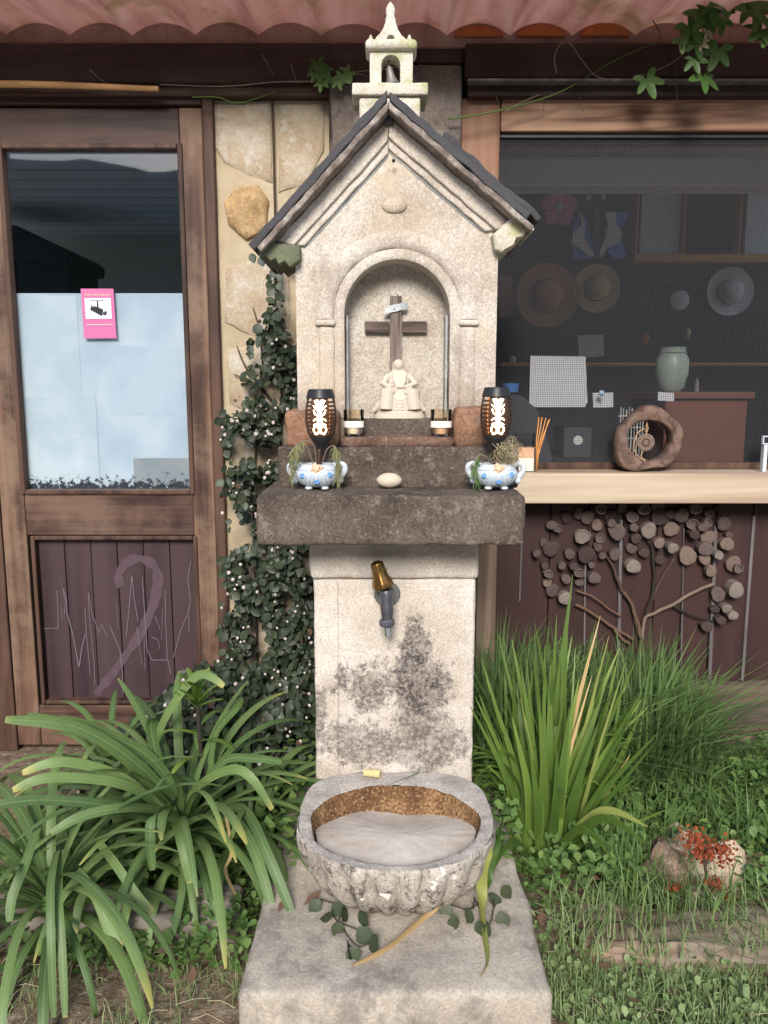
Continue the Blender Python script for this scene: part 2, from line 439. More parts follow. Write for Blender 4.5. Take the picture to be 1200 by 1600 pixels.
wood('door_wood_h', lin(92,64,54,.6), lin(62,42,38,.55), lin(126,96,80,.65), 'x', .9, 7, .6, lin(142,114,96,.62), .65)
wood('door_dark_h', lin(80,54,46,.55), lin(56,38,34,.5), lin(98,68,56,.55), 'x', .9, 5, .5, lin(112,84,70,.5), .3)
wood('jamb_wood', lin(84,58,50,.55), lin(54,38,34,.5), lin(108,80,64,.6), 'z', .9, 6, .6, lin(130,100,80,.55), .4)
wood('beam_wood', lin(82,58,52,.58), lin(62,44,40,.55), lin(98,72,64,.58), 'x', .6, 4, .7, lin(112,94,88,.5), .4)
wood('pine', lin(164,124,98,.7), lin(112,76,56,.6), lin(184,146,118,.74), 'x', .8, 12, .6, lin(150,118,98,.7), .3)
wood('pine_jamb', lin(146,104,80,.68), lin(116,78,58,.6), lin(164,124,98,.7), 'z', .8, 5, .6)
wood('sill_wood', lin(188,166,142,.76), lin(150,124,100,.7), lin(204,184,160,.8), 'x', .7, 6, .6)
wood('dark_board', lin(72,48,46,.6), lin(58,38,38,.55), lin(82,56,52,.6), 'z', .6, 3, .6, lin(90,66,62,.5), .25)
wood('door_board', lin(82,62,66,.6), lin(66,48,54,.55), lin(94,72,74,.6), 'z', .6, 3, .5, lin(100,84,84,.5), .3)
wood('batten_grey', lin(128,122,122,.7), lin(98,90,90,.65), lin(152,148,148,.72), 'z', 1, 4, .8)
wood('grey_post', lin(140,116,98,.7), lin(110,90,76,.65), lin(164,142,122,.72), 'z', 1, 6, .8)
wood('cross_wood', lin(128,112,102,.68), lin(84,72,66,.6), lin(156,142,132,.7), 'z', 3, 5, .8)
wood('cross_wood_h', lin(116,100,90,.65), lin(70,58,52,.55), lin(146,130,118,.68), 'x', 3, 5, .8)
wood('sleeper', lin(136,112,92,.7), lin(92,72,58,.62), lin(168,144,120,.74), 'x', 1.1, 8, .9, lin(150,140,128,.7), .5, .8)
wood('sleeper_grey', lin(150,138,124,.7), lin(108,96,86,.65), lin(176,164,150,.74), 'x', 1.1, 8, .9, lin(140,130,118,.7), .5, .8)
wood('foot_beam', lin(112,84,74,.62), lin(74,54,48,.58), lin(138,112,98,.66), 'x', .9, 6, .8, lin(128,116,108,.6), .5, .6)
wood('hollow_wood', lin(120,94,80,.66), lin(88,68,58,.6), lin(142,116,100,.68), 'y', 2, 5, .8, lin(150,140,134,.66), .5, .5)

def corr():
    g = NG('roof_sheet'); v = g.coord((1,1,1), True)
    n1 = g.noise(v, 4, 6, .65); n2 = g.noise(g.coord((14,1.2,14), True), 1.5, 5, .6); n3 = g.noise(v, 120, 3, .6)
    c = g.ramp(n2, [(.3, lin(196,160,150,.9)), (.5, lin(214,180,170,.94)), (.72, lin(222,198,188,.95))])
    c = g.mix(g.math('MULTIPLY', g.step(n1, .52, .68), .6), c, lin(176,160,112,.8))
    c = g.mix(g.math('MULTIPLY', g.step(g.noise(v, 22, 6, .7), .56, .7), .35), c, lin(150,104,94,.8))
    p = g.bsdf(c, .8, g.bump(n3, .2, .002), 0, .2)
    t = g.n('ShaderNodeBsdfTranslucent'); g.l(c, t.inputs[0]); mx = g.n('ShaderNodeMixShader'); mx.inputs[0].default_value = .6
    g.l(p.outputs[0], mx.inputs[1]); g.l(t.outputs[0], mx.inputs[2]); g.l(mx.outputs[0], g.out.inputs[0])
corr()
def leafm(name, a, b, tip=None, tr=.3, rough=.45, mid=None, spots=None, uv=True):
    g = NG(name); oi = g.n('ShaderNodeObjectInfo').outputs['Random']
    if not uv: oi = g.math('FRACT', g.math('ADD', oi, g.n('ShaderNodeNewGeometry').outputs['Random Per Island']))
    v = g.coord((1,1,1)); n = g.noise(v, 30, 4, .6)
    k = g.math('ADD', g.math('MULTIPLY', oi, .7), g.math('MULTIPLY', n, .4))
    c = g.mix(k, a, b)
    if uv:
        s = g.n('ShaderNodeSeparateXYZ'); g.l(g.n('ShaderNodeTexCoord').outputs['UV'], s.inputs[0])
        ux = g.math('ABSOLUTE', g.math('SUBTRACT', s.outputs[0], .5))
        stri = g.n('ShaderNodeTexNoise', noise_dimensions='2D'); mp = g.n('ShaderNodeMapping'); mp.inputs['Scale'].default_value = (26, 1.2, 1)
        g.l(g.n('ShaderNodeTexCoord').outputs['UV'], mp.inputs[0]); g.l(mp.outputs[0], stri.inputs['Vector']); stri.inputs['Scale'].default_value = 1
        c = g.mix(g.math('MULTIPLY', g.step(stri.outputs[0], .45, .65), .35), c, tuple(q*.6 for q in a[:3]) + (1,))
        if mid: c = g.mix(g.math('MULTIPLY', g.step(ux, .10, .0), .6), c, mid)
        if tip:
            tt = g.math('ADD', s.outputs[1], g.math('MULTIPLY', g.math('SUBTRACT', oi, .6), .22))
            c = g.mix(g.step(tt, .90, 1.06), c, tip)
    p = g.bsdf(c, rough, g.bump(n, .15, .002), 0, .4)
    t = g.n('ShaderNodeBsdfTranslucent'); g.l(c, t.inputs[0]); mx = g.n('ShaderNodeMixShader'); mx.inputs[0].default_value = tr
    g.l(p.outputs[0], mx.inputs[1]); g.l(t.outputs[0], mx.inputs[2]); g.l(mx.outputs[0], g.out.inputs[0])
leafm('strap_leaf', (.05,.105,.032,1), (.21,.30,.095,1), (.40,.36,.10,1), .28, .5, (.20,.30,.11,1))
leafm('sword_leaf', (.035,.085,.014,1), (.18,.27,.05,1), (.22,.28,.06,1), .3, .45, None)
leafm('dry_leaf', (.42,.27,.12,1), (.55,.40,.18,1), (.6,.48,.25,1), .2, .7)
leafm('half_dry_leaf', (.16,.22,.05,1), (.30,.30,.08,1), (.58,.42,.14,1), .2, .6)
leafm('ivy_leaf', (.04,.10,.02,1), (.11,.20,.05,1), None, .3, .45, uv=False)
leafm('ivy_leaf_light', (.10,.19,.05,1), (.20,.28,.09,1), None, .3, .5, uv=False)
leafm('creeper_leaf', (.016,.026,.016,1), (.055,.07,.036,1), None, .15, .5, uv=False)
leafm('creeper_brown', (.10,.06,.035,1), (.17,.10,.06,1), None, .2, .7, uv=False)
leafm('weed_leaf', (.045,.11,.028,1), (.20,.30,.085,1), None, .3, .5, uv=False)
leafm('tall_grass', (.03,.08,.022,1), (.17,.26,.08,1), None, .25, .6, uv=False)
leafm('lawn_grass', (.12,.20,.06,1), (.30,.37,.16,1), None, .3, .6, uv=False)
leafm('straw', (.36,.28,.17,1), (.5,.42,.28,1), None, .2, .8, uv=False)
leafm('sprig_leaf', (.03,.045,.022,1), (.07,.085,.04,1), None, .15, .5, uv=False)
leafm('pot_grass', (.10,.13,.04,1), (.24,.22,.10,1), None, .3, .7, uv=False)
def ground_mat():
    g = NG('soil'); v = g.coord((1,1,1), True)
    n1 = g.noise(v, 1.6, 6, .6); n2 = g.noise(v, 40, 5, .7); n3 = g.noise(v, 190, 3, .6)
    c = g.ramp(n2, [(.3, lin(96,80,64,.7)), (.5, lin(142,122,100,.75)), (.7, lin(178,160,138,.78))])
    c = g.mix(g.math('MULTIPLY', g.step(n1, .5, .62), .35), c, lin(92,92,58,.6))
    g.bsdf(c, .95, g.bump(g.math('ADD', n2, g.math('MULTIPLY', n3, .5)), .8, .012), 0, .15)
ground_mat()
def slice_mat(name, a, b):
    g = NG(name); v = g.coord((1,1,1)); oi = g.n('ShaderNodeObjectInfo').outputs['Random']
    n = g.noise(v, 26, 5, .65); n2 = g.noise(v, 110, 4, .6)
    c = g.mix(g.math('ADD', g.math('MULTIPLY', oi, .5), g.math('MULTIPLY', n, .6)), a, b)
    c = g.mix(g.math('MULTIPLY', g.step(n2, .5, .7), .4), c, tuple(q*.45 for q in a[:3]) + (1,))
    g.bsdf(c, .9, g.bump(n2, .5, .003), 0, .15)
slice_mat('slice_dark', lin(72,58,56,.56), lin(96,80,76,.58))
slice_mat('slice_mid', lin(90,75,72,.58), lin(122,106,100,.6))
slice_mat('slice_pale', lin(112,92,84,.6), lin(146,126,114,.62))
slice_mat('slice_white', lin(112,98,92,.62), lin(152,138,128,.66))
def glassm(name, tint, refl=1.0, rough=.02):
    g = NG(name); tr = g.n('ShaderNodeBsdfTransparent'); tr.inputs[0].default_value = tint
    gl = g.n('ShaderNodeBsdfGlossy'); gl.inputs['Roughness'].default_value = rough; gl.inputs[0].default_value = (1,1,1,1)
    fr = g.n('ShaderNodeFresnel'); fr.inputs[0].default_value = 1.5
    mx = g.n('ShaderNodeMixShader'); g.l(g.math('MULTIPLY', fr.outputs[0], refl), mx.inputs[0]); g.l(tr.outputs[0], mx.inputs[1]); g.l(gl.outputs[0], mx.inputs[2])
    g.l(mx.outputs[0], g.out.inputs[0])
glassm('window_glass', (.88,.92,.96,1)); glassm('amber_glass', (.97,.93,.86,1)); glassm('clear_plastic', (.9,.88,.88,1), .8, .1)
g = NG('screen_wire'); g.bsdf((.055,.055,.06,1), .6, None, 0, .15)
def paperm(name, col):
    g = NG(name); v = g.coord((1,1,1)); n = g.noise(v, 5, 5, .6)
    c = g.mix(g.step(n, .35, .65), (col[0]*.78, col[1]*.83, col[2]*.87, 1), col)
    # black flaking along the bottom edge of the sheet
    s = g.n('ShaderNodeSeparateXYZ'); g.l(g.n('ShaderNodeNewGeometry').outputs['Position'], s.inputs[0])
    fl = g.noise(g.coord((1,1,1), True), 55, 6, .75)
    e = g.step(g.math('SUBTRACT', fl, g.math('MULTIPLY', g.math('SUBTRACT', s.outputs[2], .915), 4.5)), .50, .56)
    c = g.mix(e, c, (.02,.022,.026,1))
    g.bsdf(c, .7, None, 0, .2)
paperm('paper_white', lin(222,221,215,.86)); paperm('paper_blue', lin(208,211,210,.84)); paperm('paper_grey', lin(178,174,166,.8)); paperm('paper_mid', lin(215,216,213,.86))
g = NG('lantern_glow'); g.bsdf((.9,.8,.6,1), .5, None, 0, .2, (1.0,.78,.42,1), 7.0)
g = NG('lantern_core'); g.bsdf((.5,.2,.08,1), .5, None, 0, .2, (1.0,.36,.10,1), .55)

# ------------------------------------------------------------------ ground
def gz(x, y):
    return .012*noise.noise(Vector((x*3, y*3, .3))) + .006*noise.noise(Vector((x*11, y*11, 2)))
xs = [-220,-60,-20,-8,-4] + [-2.4 + .06*i for i in range(81)] + [4,8,20,60,220]
ys = [-220,-60,-20,-8,-3,-1] + [0 + .06*i for i in range(62)] + [5,8,20,60,220]
mb = MB(); n = len(xs)
mb.add([(x, y, gz(x,y) if -2.5 < x < 2.5 and 0 <= y < 3.7 else 0) for y in ys for x in xs],
       [(j*n+i, j*n+i+1, (j+1)*n+i+1, (j+1)*n+i) for j in range(len(ys)-1) for i in range(n-1)])
mb.build('ground', 'soil', smooth=180, kind='structure', origin=(0,0,0))

stone('bounce_paving', lin(196,190,180,.82), lin(172,166,156,.8), lin(210,204,194,.84), 2, 90, .3, bump=.3)
MB().box(-40, 40, -60, .9, -.05, .022).build('added_paving', 'bounce_paving', None, kind='structure')  # pale paving added out of view to bounce light up under the eave
# tall hedge added unseen behind the viewer, for the door glass to reflect
mb = MB(); nx_, nz_ = 160, 14; vs = []
for j in range(nz_+1):
    for i in range(nx_+1):
        x = -40 + 80*i/nx_; z = 7.4*j/nz_
        d = .9*noise.noise(Vector((x*.35, z*.35, 0))) + .4*noise.noise(Vector((x*1.3, z*1.3, 3)))
        top_ = .7*noise.noise(Vector((x*.3, 9, 0))) if j == nz_ else 0
        vs.append((x, -17 + d, z + top_))
L_ = len(vs); vs += [(x, -19.5, z) for x, y, z in vs]
fs = []
for j in range(nz_):
    for i in range(nx_):
        a = j*(nx_+1)+i; fs += [(a, a+nx_+1, a+nx_+2, a+1), (L_+a, L_+a+1, L_+a+nx_+2, L_+a+nx_+1)]
a = nz_*(nx_+1)
for i in range(nx_): fs.append((a+i, L_+a+i, L_+a+i+1, a+i+1))
mb.add(vs, fs).build('reflection_hedge', 'hedge_green', None, 180, 'tall clipped green hedge added opposite the house for the door glass to reflect', 'hedge')
# ------------------------------------------------------------------ house front
YW = 2.45
house = thing('house', (0, YW, 0), 'low rustic house front with brown door, rubble wall and screened window', 'house')
zt = 2.225                                            # underside of the roof sheet at the wall
# -- roof sheet
pitch = .183; mb = MB(); nx = 12; X0, X1 = -1.83, 1.83
cols = []
k = int(round((X1-X0)/pitch))
for i in range(k*nx + 1): cols.append(X0 + pitch*i/nx)
YS = [2.60, 2.5, 2.4, 2.3, 2.2, 2.12, 2.08]
def sheet_z(x, y): return zt - (2.45 - y)*math.tan(R(8)) + .034*abs(math.sin(math.pi*x/pitch))**.8
vs = []; m = len(cols)
for dz in (0, .008):
    for y in YS:
        for x in cols: vs.append((x, y, sheet_z(x, y) + dz + .004*noise.noise(Vector((x*5, y*5, 0)))))
L = len(YS)*m; fs = []
for j in range(len(YS)-1):
    for i in range(m-1):
        a = j*m+i; fs += [(a, a+1, a+m+1, a+m), (L+a, L+a+m, L+a+m+1, L+a+1)]
e = (len(YS)-1)*m
for i in range(m-1): fs.append((e+i, e+i+1, L+e+i+1, L+e+i))
mb.add(vs, fs); mb.build('roof_sheet', 'roof_sheet', house, smooth=50)
for i, (px, h) in enumerate(((746, 30), (838, 36), (940, 40))):       # clay stops filling the hollows of the sheet
    xc = at(px, 70, 2.43).x; xc = round(xc/pitch - .5)*pitch + pitch/2
    mb = MB(); pts = []
    for q in range(15):
        t = math.pi*q/14; pts.append((xc + math.cos(t)*pitch*.40, zt - .012 + math.sin(t)*(.030 + .002*i)))
    mb.prism(pts, 2.405 - .004*i, 2.47); bevel(mb.build('roof_tile', 'rust_tile', house), .006)
MB().box(-1.8, 1.8, 2.418, 2.50, 2.19, zt+.040).build('eave_filler', 'roof_sheet', house)
# -- beams under the roof
for nm, x0, x1, y0, y1, p0, p1, mt in (
        ('fascia_beam', -1.8, .07, 2.385, 2.60, 84, 128, 'beam_wood'), ('fascia_beam', -1.8, -.10, 2.41, 2.60, 129, 150, 'door_dark_h'),
        ('fascia_beam', .235, 1.8, 2.385, 2.60, 84, 121, 'beam_wood'), ('fascia_beam', .245, 1.8, 2.40, 2.60, 127, 150, 'beam_wood'),
        ('fascia_strip', .24, 1.8, 2.36, 2.395, 121.5, 126.5, 'batten_grey'),
        ('fascia_beam', .0705, .2345, 2.43, 2.60, 84, 99, 'beam_wood')):
    z1 = at(600, p0, y0).z + (.03 if p0 == 84 else 0); z0 = at(600, p1, y0).z
    bevel(MB().box(x0, x1, y0, y1, z0, z1).build(nm, mt, house), .005)
# -- the stone pier between door and window
xj = at(346, 600, YW).x; xp0 = at(515, 170, 2.42).x; xp1 = at(721, 170, 2.42).x
zb = at(600, 151, YW).z
wall = MB().rough(xj, xp0 - .002, YW, 2.60, 0.0, zb, .004, .004, .03, 9).build('wall', 'wall_mortar', house, smooth=60)
bevel(MB().rough(xp0, xp1, 2.40, 2.60, 0, at(600, 100, 2.40).z, .012, .004, .03, 12).build('post', 'post_concrete', house, smooth=60), .002)
def wallstone(pts, mt, proud=.014, seed=0):
    """irregular stone face set in the mortar: outline in photo measure, at the wall plane"""
    P = [at(a, b, YW - .002) for a, b in pts]; c = sum(P, Vector())/len(P)
    out = []
    for i in range(len(P)):
        a, b = P[i], P[(i+1) % len(P)]
        for q in range(4): out.append(a.lerp(b, q/4))
    for i, p in enumerate(out):
        d = (p-c); out[i] = c + d*(1 + .05*noise.noise(p*20 + Vector((seed,0,0))))
    n = len(out); mb = MB(); vs = []; fs = []
    rings = [(1.0, .02), (1.0, 0), (.95, -proud*.7), (.8, -proud), (.5, -proud*1.05), (.2, -proud)]
    for s_, dy in rings:
        for p in out:
            q = c + (p-c)*s_; vs.append((q.x, YW + dy + (.005*noise.noise(q*25) if s_ < .99 else 0), q.z))
    for r_ in range(len(rings)-1):
        for i in range(n): fs.append((r_*n+i, r_*n+(i+1)%n, (r_+1)*n+(i+1)%n, (r_+1)*n+i))
    fs.append(tuple(range((len(rings)-1)*n, len(rings)*n)))
    mb.add(vs, fs).build('stone', mt, wall, smooth=50)
wallstone([(333,158),(424,156),(426,286),(390,276),(350,255),(336,230)], 'wall_stone_grey', .006, 1)
wallstone([(434,156),(508,156),(506,235),(478,292),(436,300)], 'wall_stone_grey', .006, 2)
wallstone([(366,294),(402,288),(421,315),(418,360),(386,376),(356,352),(349,318)], 'wall_stone_ochre', .018, 3)
wallstone([(352,420),(400,402),(452,404),(454,520),(400,530),(352,505)], 'wall_stone_grey', .006, 4)
wallstone([(356,545),(410,540),(460,560),(455,640),(400,655),(358,630)], 'wall_stone_grey', .006, 6)
wallstone([(360,680),(420,672),(470,690),(465,770),(410,785),(362,765)], 'wall_stone_grey', .006, 7)
wallstone([(370,870),(430,862),(485,872),(482,960),(420,972),(372,955)], 'wall_stone_grey', .006, 8)
wallstone([(376,990),(440,985),(486,1000),(486,1080),(430,1095),(378,1075)], 'wall_stone_grey', .006, 9)
# -- a thin pipe/cable running down the wall
xc = at(428, 250, 2.44).x
MB().tube([(xc, 2.434, at(428,152,2.434).z), (xc+.001, 2.434, 1.7), (xc, 2.436, at(428,340,2.436).z)], .0035, 8).build('cable', 'brown_stem', house, smooth=60)

# -- door
yd = 2.44
gx0, gx1 = at(22, 500, yd).x, at(287, 500, yd).x
gz1, gz0 = at(150, 233, yd).z, at(150, 765, yd).z
pz1, pz0 = at(150, 842, yd).z, .16
sx1 = at(326, 500, yd).x; sx0 = gx0 - .085
dt = at(150, 168, yd).z
mb = MB()
mb.box(gx1+.008, sx1, yd, yd+.045, .02, dt)
mb.box(sx0, gx0-.008, yd, yd+.045, .02, dt)
door = bevel(mb.build('door', 'door_wood', house), .004)
for z0, z1, mt in ((gz1+.012, dt, 'door_dark_h'), (pz1+.012, gz0-.012, 'door_wood_h'), (.02, pz0, 'door_wood_h')):
    bevel(MB().box(gx0-.0075, gx1+.0075, yd+.002, yd+.043, z0, z1).build('rail', mt, door), .003)
def moulding(x0, x1, z0, z1, wd, y0, y1, mt):
    for a, b, c_, d_ in ((x0-wd, x0, z0-wd, z1+wd), (x1, x1+wd, z0-wd, z1+wd), (x0, x1, z1, z1+wd), (x0, x1, z0-wd, z0)):
        bevel(MB().box(a, b, y0, y1, c_, d_).build('moulding', mt, door), .004, 2)
moulding(gx0, gx1, gz0, gz1, .016, yd-.007, yd+.03, 'jamb_wood')
moulding(gx0+.018, gx1+.004, pz0+.02, pz1-.004, .014, yd-.006, yd+.03, 'jamb_wood')
MB().box(gx0-.004, gx1+.004, yd+.020, yd+.024, gz0-.004, gz1+.004).build('glass_pane', 'window_glass', door)
nb = 6; bx0, bx1 = gx0+.016, gx1+.006
for i in range(nb):
    a = bx0 + (bx1-bx0)*i/nb; b = bx0 + (bx1-bx0)*(i+1)/nb
    bevel(MB().box(a+.0012, b-.0012, yd+.022+.0012*(i % 2), yd+.035, pz0, pz1+.006).build('board', 'door_board', door), .002)
# paper covering the inside of the glass
yp = yd + .030
def sheet(x0p, x1p, y0p, y1p, dy, mt, skew=0):
    a = at(x0p, y0p, yp); b = at(x1p, y1p, yp)
    MB().add([(a.x, yp+dy, a.z), (b.x, yp+dy, a.z+skew), (b.x, yp+dy, b.z), (a.x, yp+dy, b.z),
              (a.x, yp+dy+.0005, a.z), (b.x, yp+dy+.0005, a.z+skew), (b.x, yp+dy+.0005, b.z), (a.x, yp+dy+.0005, b.z)],
             [(0,3,2,1),(4,5,6,7),(0,1,5,4),(1,2,6,5),(2,3,7,6),(3,0,4,7)]).build('paper_sheet', mt, door)
sheet(-2, 306, 458, 782, .0032, 'paper_mid')
sheet(165, 284, 540, 648, .0025, 'paper_blue', -.004)
sheet(-2, 158, 622, 782, .0012, 'paper_white', .01)
sheet(-2, 128, 458, 624, .0018, 'paper_white', -.01)
sheet(208, 306, 716, 760, .0005, 'paper_grey')
# scratched zigzags and a faded painted figure 2 on the lower boards
ym = yd + .0205
def scratch(pts, wd=.0022, mt='chalk_line'):
    P = [at(30 + a/4, 840 + b/4, ym) for a, b in pts]
    mb = MB()
    for i in range(len(P)-1):
        a, b = P[i], P[i+1]; d = (b-a).normalized(); s_ = Vector((d.z, 0, -d.x)) * wd/2
        y0 = Vector((0, -.0008, 0))
        mb.add([a-s_, b-s_, b+s_, a+s_, a-s_+y0, b-s_+y0, b+s_+y0, a+s_+y0], [(4,5,6,7),(0,3,2,1),(0,1,5,4),(3,7,6,2),(0,4,7,3),(1,2,6,5)])
    mb.build('paint_mark', mt, door)
scratch([(125,780),(122,570),(245,565),(243,470),(236,330)])
scratch([(265,285),(295,380),(300,470),(330,580),(365,760),(375,815),(390,700),(415,600)], .0032)
scratch([(280,500),(288,400),(268,290)], .0018)
scratch([(268,525),(264,420)], .0015)
scratch([(412,440),(425,640),(445,850)], .0022); scratch([(430,320),(440,480),(470,780),(474,920)], .002)
scratch([(430,320),(455,470),(500,600),(515,540),(552,620)], .0022); scratch([(565,550),(600,630),(630,700),(645,830),(650,965)], .0026)
scratch([(605,380),(620,570)], .0016); scratch([(670,620),(690,420),(706,225),(715,350),(742,520)], .0026)
scratch([(770,250),(785,480),(800,700),(830,765),(930,765),(948,850)], .0026); scratch([(850,490),(880,570)], .002)
scratch([(890,640),(895,450)], .0015); scratch([(912,330),(915,520),(928,760)], .0022)
scratch([(965,750),(1010,580),(1060,460),(1072,400),(1055,260),(1072,150)], .0026); scratch([(1062,480),(1062,590)], .0024)
scratch([(735,560),(770,800)], .002); scratch([(780,580),(788,830)], .002); scratch([(820,615),(870,640),(878,695)], .002)
two = smoothpath([at(30+a/4, 840+b/4, ym+.0006) for a, b in ((640,310),(622,240),(665,165),(750,130),(835,170),(868,250),(850,380),(815,480),(745,620),(650,760),(560,880),(480,980))], 5)
mb = MB(); nn = len(two)
for i, p in enumerate(two):
    d = (two[min(i+1, nn-1)] - two[max(i-1, 0)]).normalized(); wdt = .019 if i < nn-4 else .014
    s_ = Vector((d.z, 0, -d.x)) * wdt * (.8 + .35*noise.noise(p*40))
    mb.v += [p - s_, p + s_, p - s_ + Vector((0,-.0005,0)), p + s_ + Vector((0,-.0005,0))]
for i in range(nn-1):
    a = i*4; mb.f += [(a+2,a+3,a+7,a+6), (a,a+4,a+5,a+1), (a,a+2,a+6,a+4), (a+1,a+5,a+7,a+3)]
mb.build('paint_mark', 'chalk_faint', door)
# door jamb and head
hz = at(150, 152, 2.43).z
bevel(MB().box(sx1+.003, xj+.004, 2.425, 2.59, 0, hz).build('door_jamb', 'jamb_wood', house), .005)
bevel(MB().box(-1.8, sx1+.002, 2.428, 2.59, dt+.004, hz).build('door_head', 'door_dark_h', house), .004)
bevel(MB().box(-1.8, sx0-.004, 2.44, 2.60, 0, dt).build('door_jamb', 'jamb_wood', house), .004)
# -- window
wx0 = at(778, 350, 2.44).x; wz1 = at(900, 207, 2.44).z; wz0 = at(1000, 742, 2.44).z
bevel(MB().box(xp1+.002, wx0, 2.435, 2.58, .05, at(600,152,2.43).z).build('window_jamb', 'pine_jamb', house), .004)
bevel(MB().box(wx0+.0015, 1.8, 2.43, 2.58, wz1, at(600,151,2.43).z).build('lintel', 'pine', house), .004)
ysl = 2.30
sill = bevel(MB().box(at(800,760,ysl).x - .06, 1.8, ysl, 2.58, at(1000,787,ysl).z, at(1000,740,ysl).z).build('window_sill', 'sill_wood', house), .004)
bevel(MB().box(wx0+.0015, 1.8, 2.436, 2.465, at(1000,740,ysl).z+.001, at(1000,740,ysl).z+.022).build('screen_frame', 'jamb_wood', house), .002)
bevel(MB().box(wx0+.0015, 1.8, 2.445, 2.485, wz1-.014, wz1-.001).build('screen_frame', 'black_plastic', house), .002)
mb = MB(); sp = .0058; ww = .00048; zs0 = at(1000,740,ysl).z+.015; zs1 = wz1-.006; ysc = 2.452
q = wx0 + .002
while q < 1.55:
    mb.box(q-ww, q+ww, ysc, ysc+.0008, zs0, zs1); q += sp
q = zs0
while q < zs1:
    mb.box(wx0, 1.56, ysc+.0009, ysc+.0017, q-ww, q+ww); q += sp
tag(mb.build('insect_screen', 'screen_wire', house), 'fine grey insect mesh filling the window')
MB().box(1.56, 1.8, 2.44, 2.58, .9, wz1).build('window_jamb', 'pine_jamb', house)
# -- boards under the window
zb1 = at(1000, 787, 2.43).z; zb0 = at(1100, 1066, 2.42).z
edges = [wx0+.002] + [at(p, 900, 2.43).x for p in (858, 917, 971, 1024, 1068, 1115, 1171, 1225, 1280, 1340, 1400)]
for i in range(len(edges)-1):
    bevel(MB().box(edges[i]+.0015, edges[i+1]-.0015, 2.432+.002*(i % 3), 2.47, zb0, zb1).build('board', 'dark_board', house), .003)
for p0, p1, ya, yb, wd in ((971, 966, 812, 1064, .011), (1069, 1064, 826, 1064, .004), (1119, 1109, 822, 1064, .011), (1179, 1160, 806, 1064, .010), (915, 913, 880, 1010, .006), (815, 812, 850, 940, .006)):
    a = at(p0, ya, 2.425); b = at(p1, yb, 2.425)
    mb = MB(); mb.add([(a.x-wd/2, 2.425, a.z), (a.x+wd/2, 2.425, a.z), (b.x+wd/2, 2.425, b.z), (b.x-wd/2, 2.425, b.z),
                       (a.x-wd/2, 2.437, a.z), (a.x+wd/2, 2.437, a.z), (b.x+wd/2, 2.437, b.z), (b.x-wd/2, 2.437, b.z)],
                      [(0,3,2,1),(4,5,6,7),(0,1,5,4),(1,2,6,5),(2,3,7,6),(3,0,4,7)])
    bevel(mb.build('batten', 'batten_grey', house), .0015)
MB().rough(wx0, 1.8, 2.39, 2.58, at(1100,1150,2.39).z, zb0, .01, .005, .03, 18).build('foot_beam', 'foot_beam', house, smooth=60)
fx = wx0
for i in range(7):
    wd = .17 + .09*rnd.random()
    MB().rough(fx+.004, fx+wd, 2.36+.02*rnd.random(), 2.58, -.05, at(1100,1152,2.37).z - .004*rnd.random(), .03, .014, .03, 16, i).build('foundation_stone', 'rock_brown', house, smooth=70)
    fx += wd
bevel(MB().box(at(745,900,2.3).x, at(776,900,2.3).x, 2.30, 2.40, 0, at(760,800,2.3).z).build('corner_post', 'grey_post', house), .004)
# -- rooms behind the openings
# (each room also has a wide side opening, out of the picture, that lets daylight in)
for b in ((-3.3,.0,5.60,5.68,0,2.5),(.0,.08,2.60,5.68,0,2.5),(-3.38,-3.3,2.42,2.75,0,2.5),(-3.38,-3.3,5.4,5.68,0,2.5)):
    MB().box(*b).build('room_wall', 'room_white', house)
MB().box(-3.3, 0, 2.60, 5.60, .002, .03).build('room_floor', 'room_white', house)
yy = 2.60
zc = 2.29
while yy < 5.58:                                         # boarded ceiling of the room behind the door
    bevel(MB().box(-3.3, 0, yy+.004, yy+.170, zc, zc+.02).build('ceiling_board', 'blue_gray_room', house), .003)
    MB().box(-3.3, 0, yy-.006, yy+.0025, zc-.006, zc+.01).build('ceiling_bead', 'room_white', house); yy += .176
MB().box(-3.3, 0, 2.6, 5.6, zc+.024, zc+.05).build('room_ceiling', 'room_white', house)
MB().box(-3.3, 0, 5.54, 5.598, at(200,402,5.54).z, zc-.002).build('cornice', 'room_white', house)
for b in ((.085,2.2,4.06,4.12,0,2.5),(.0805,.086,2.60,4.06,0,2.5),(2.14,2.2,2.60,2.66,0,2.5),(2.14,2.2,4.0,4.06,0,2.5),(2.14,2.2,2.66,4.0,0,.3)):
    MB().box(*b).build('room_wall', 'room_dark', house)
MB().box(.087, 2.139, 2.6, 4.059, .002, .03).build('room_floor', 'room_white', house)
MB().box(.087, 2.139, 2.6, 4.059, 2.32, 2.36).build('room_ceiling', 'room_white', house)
bevel(MB().box(.087, 2.139, 3.0, 3.12, at(1000,290,3.0).z, at(1000,246,3.0).z).build('ceiling_beam', 'room_white', house), .005)
# roof deck, outer walls out of the picture that close the building
MB().box(-3.5, 2.3, 2.605, 5.8, 2.52, 2.60).build('roof_deck', 'rust_tile', house)
MB().box(-3.3, -1.801, 2.42, 2.60, 0, 2.52).build('wall', 'wall_mortar', house); MB().box(1.801, 2.3, 2.42, 2.60, 0, 2.52).build('wall', 'wall_mortar', house)
MB().box(-1.8, 1.8, 2.50, 2.60, 2.24, 2.52).build('wall_plate', 'beam_wood', house)
mb = MB(); mb.box(wx0, 1.8, 2.48, 2.60, 0, at(1000,787,ysl).z-.004); mb.build('wall', 'dark_board', house)

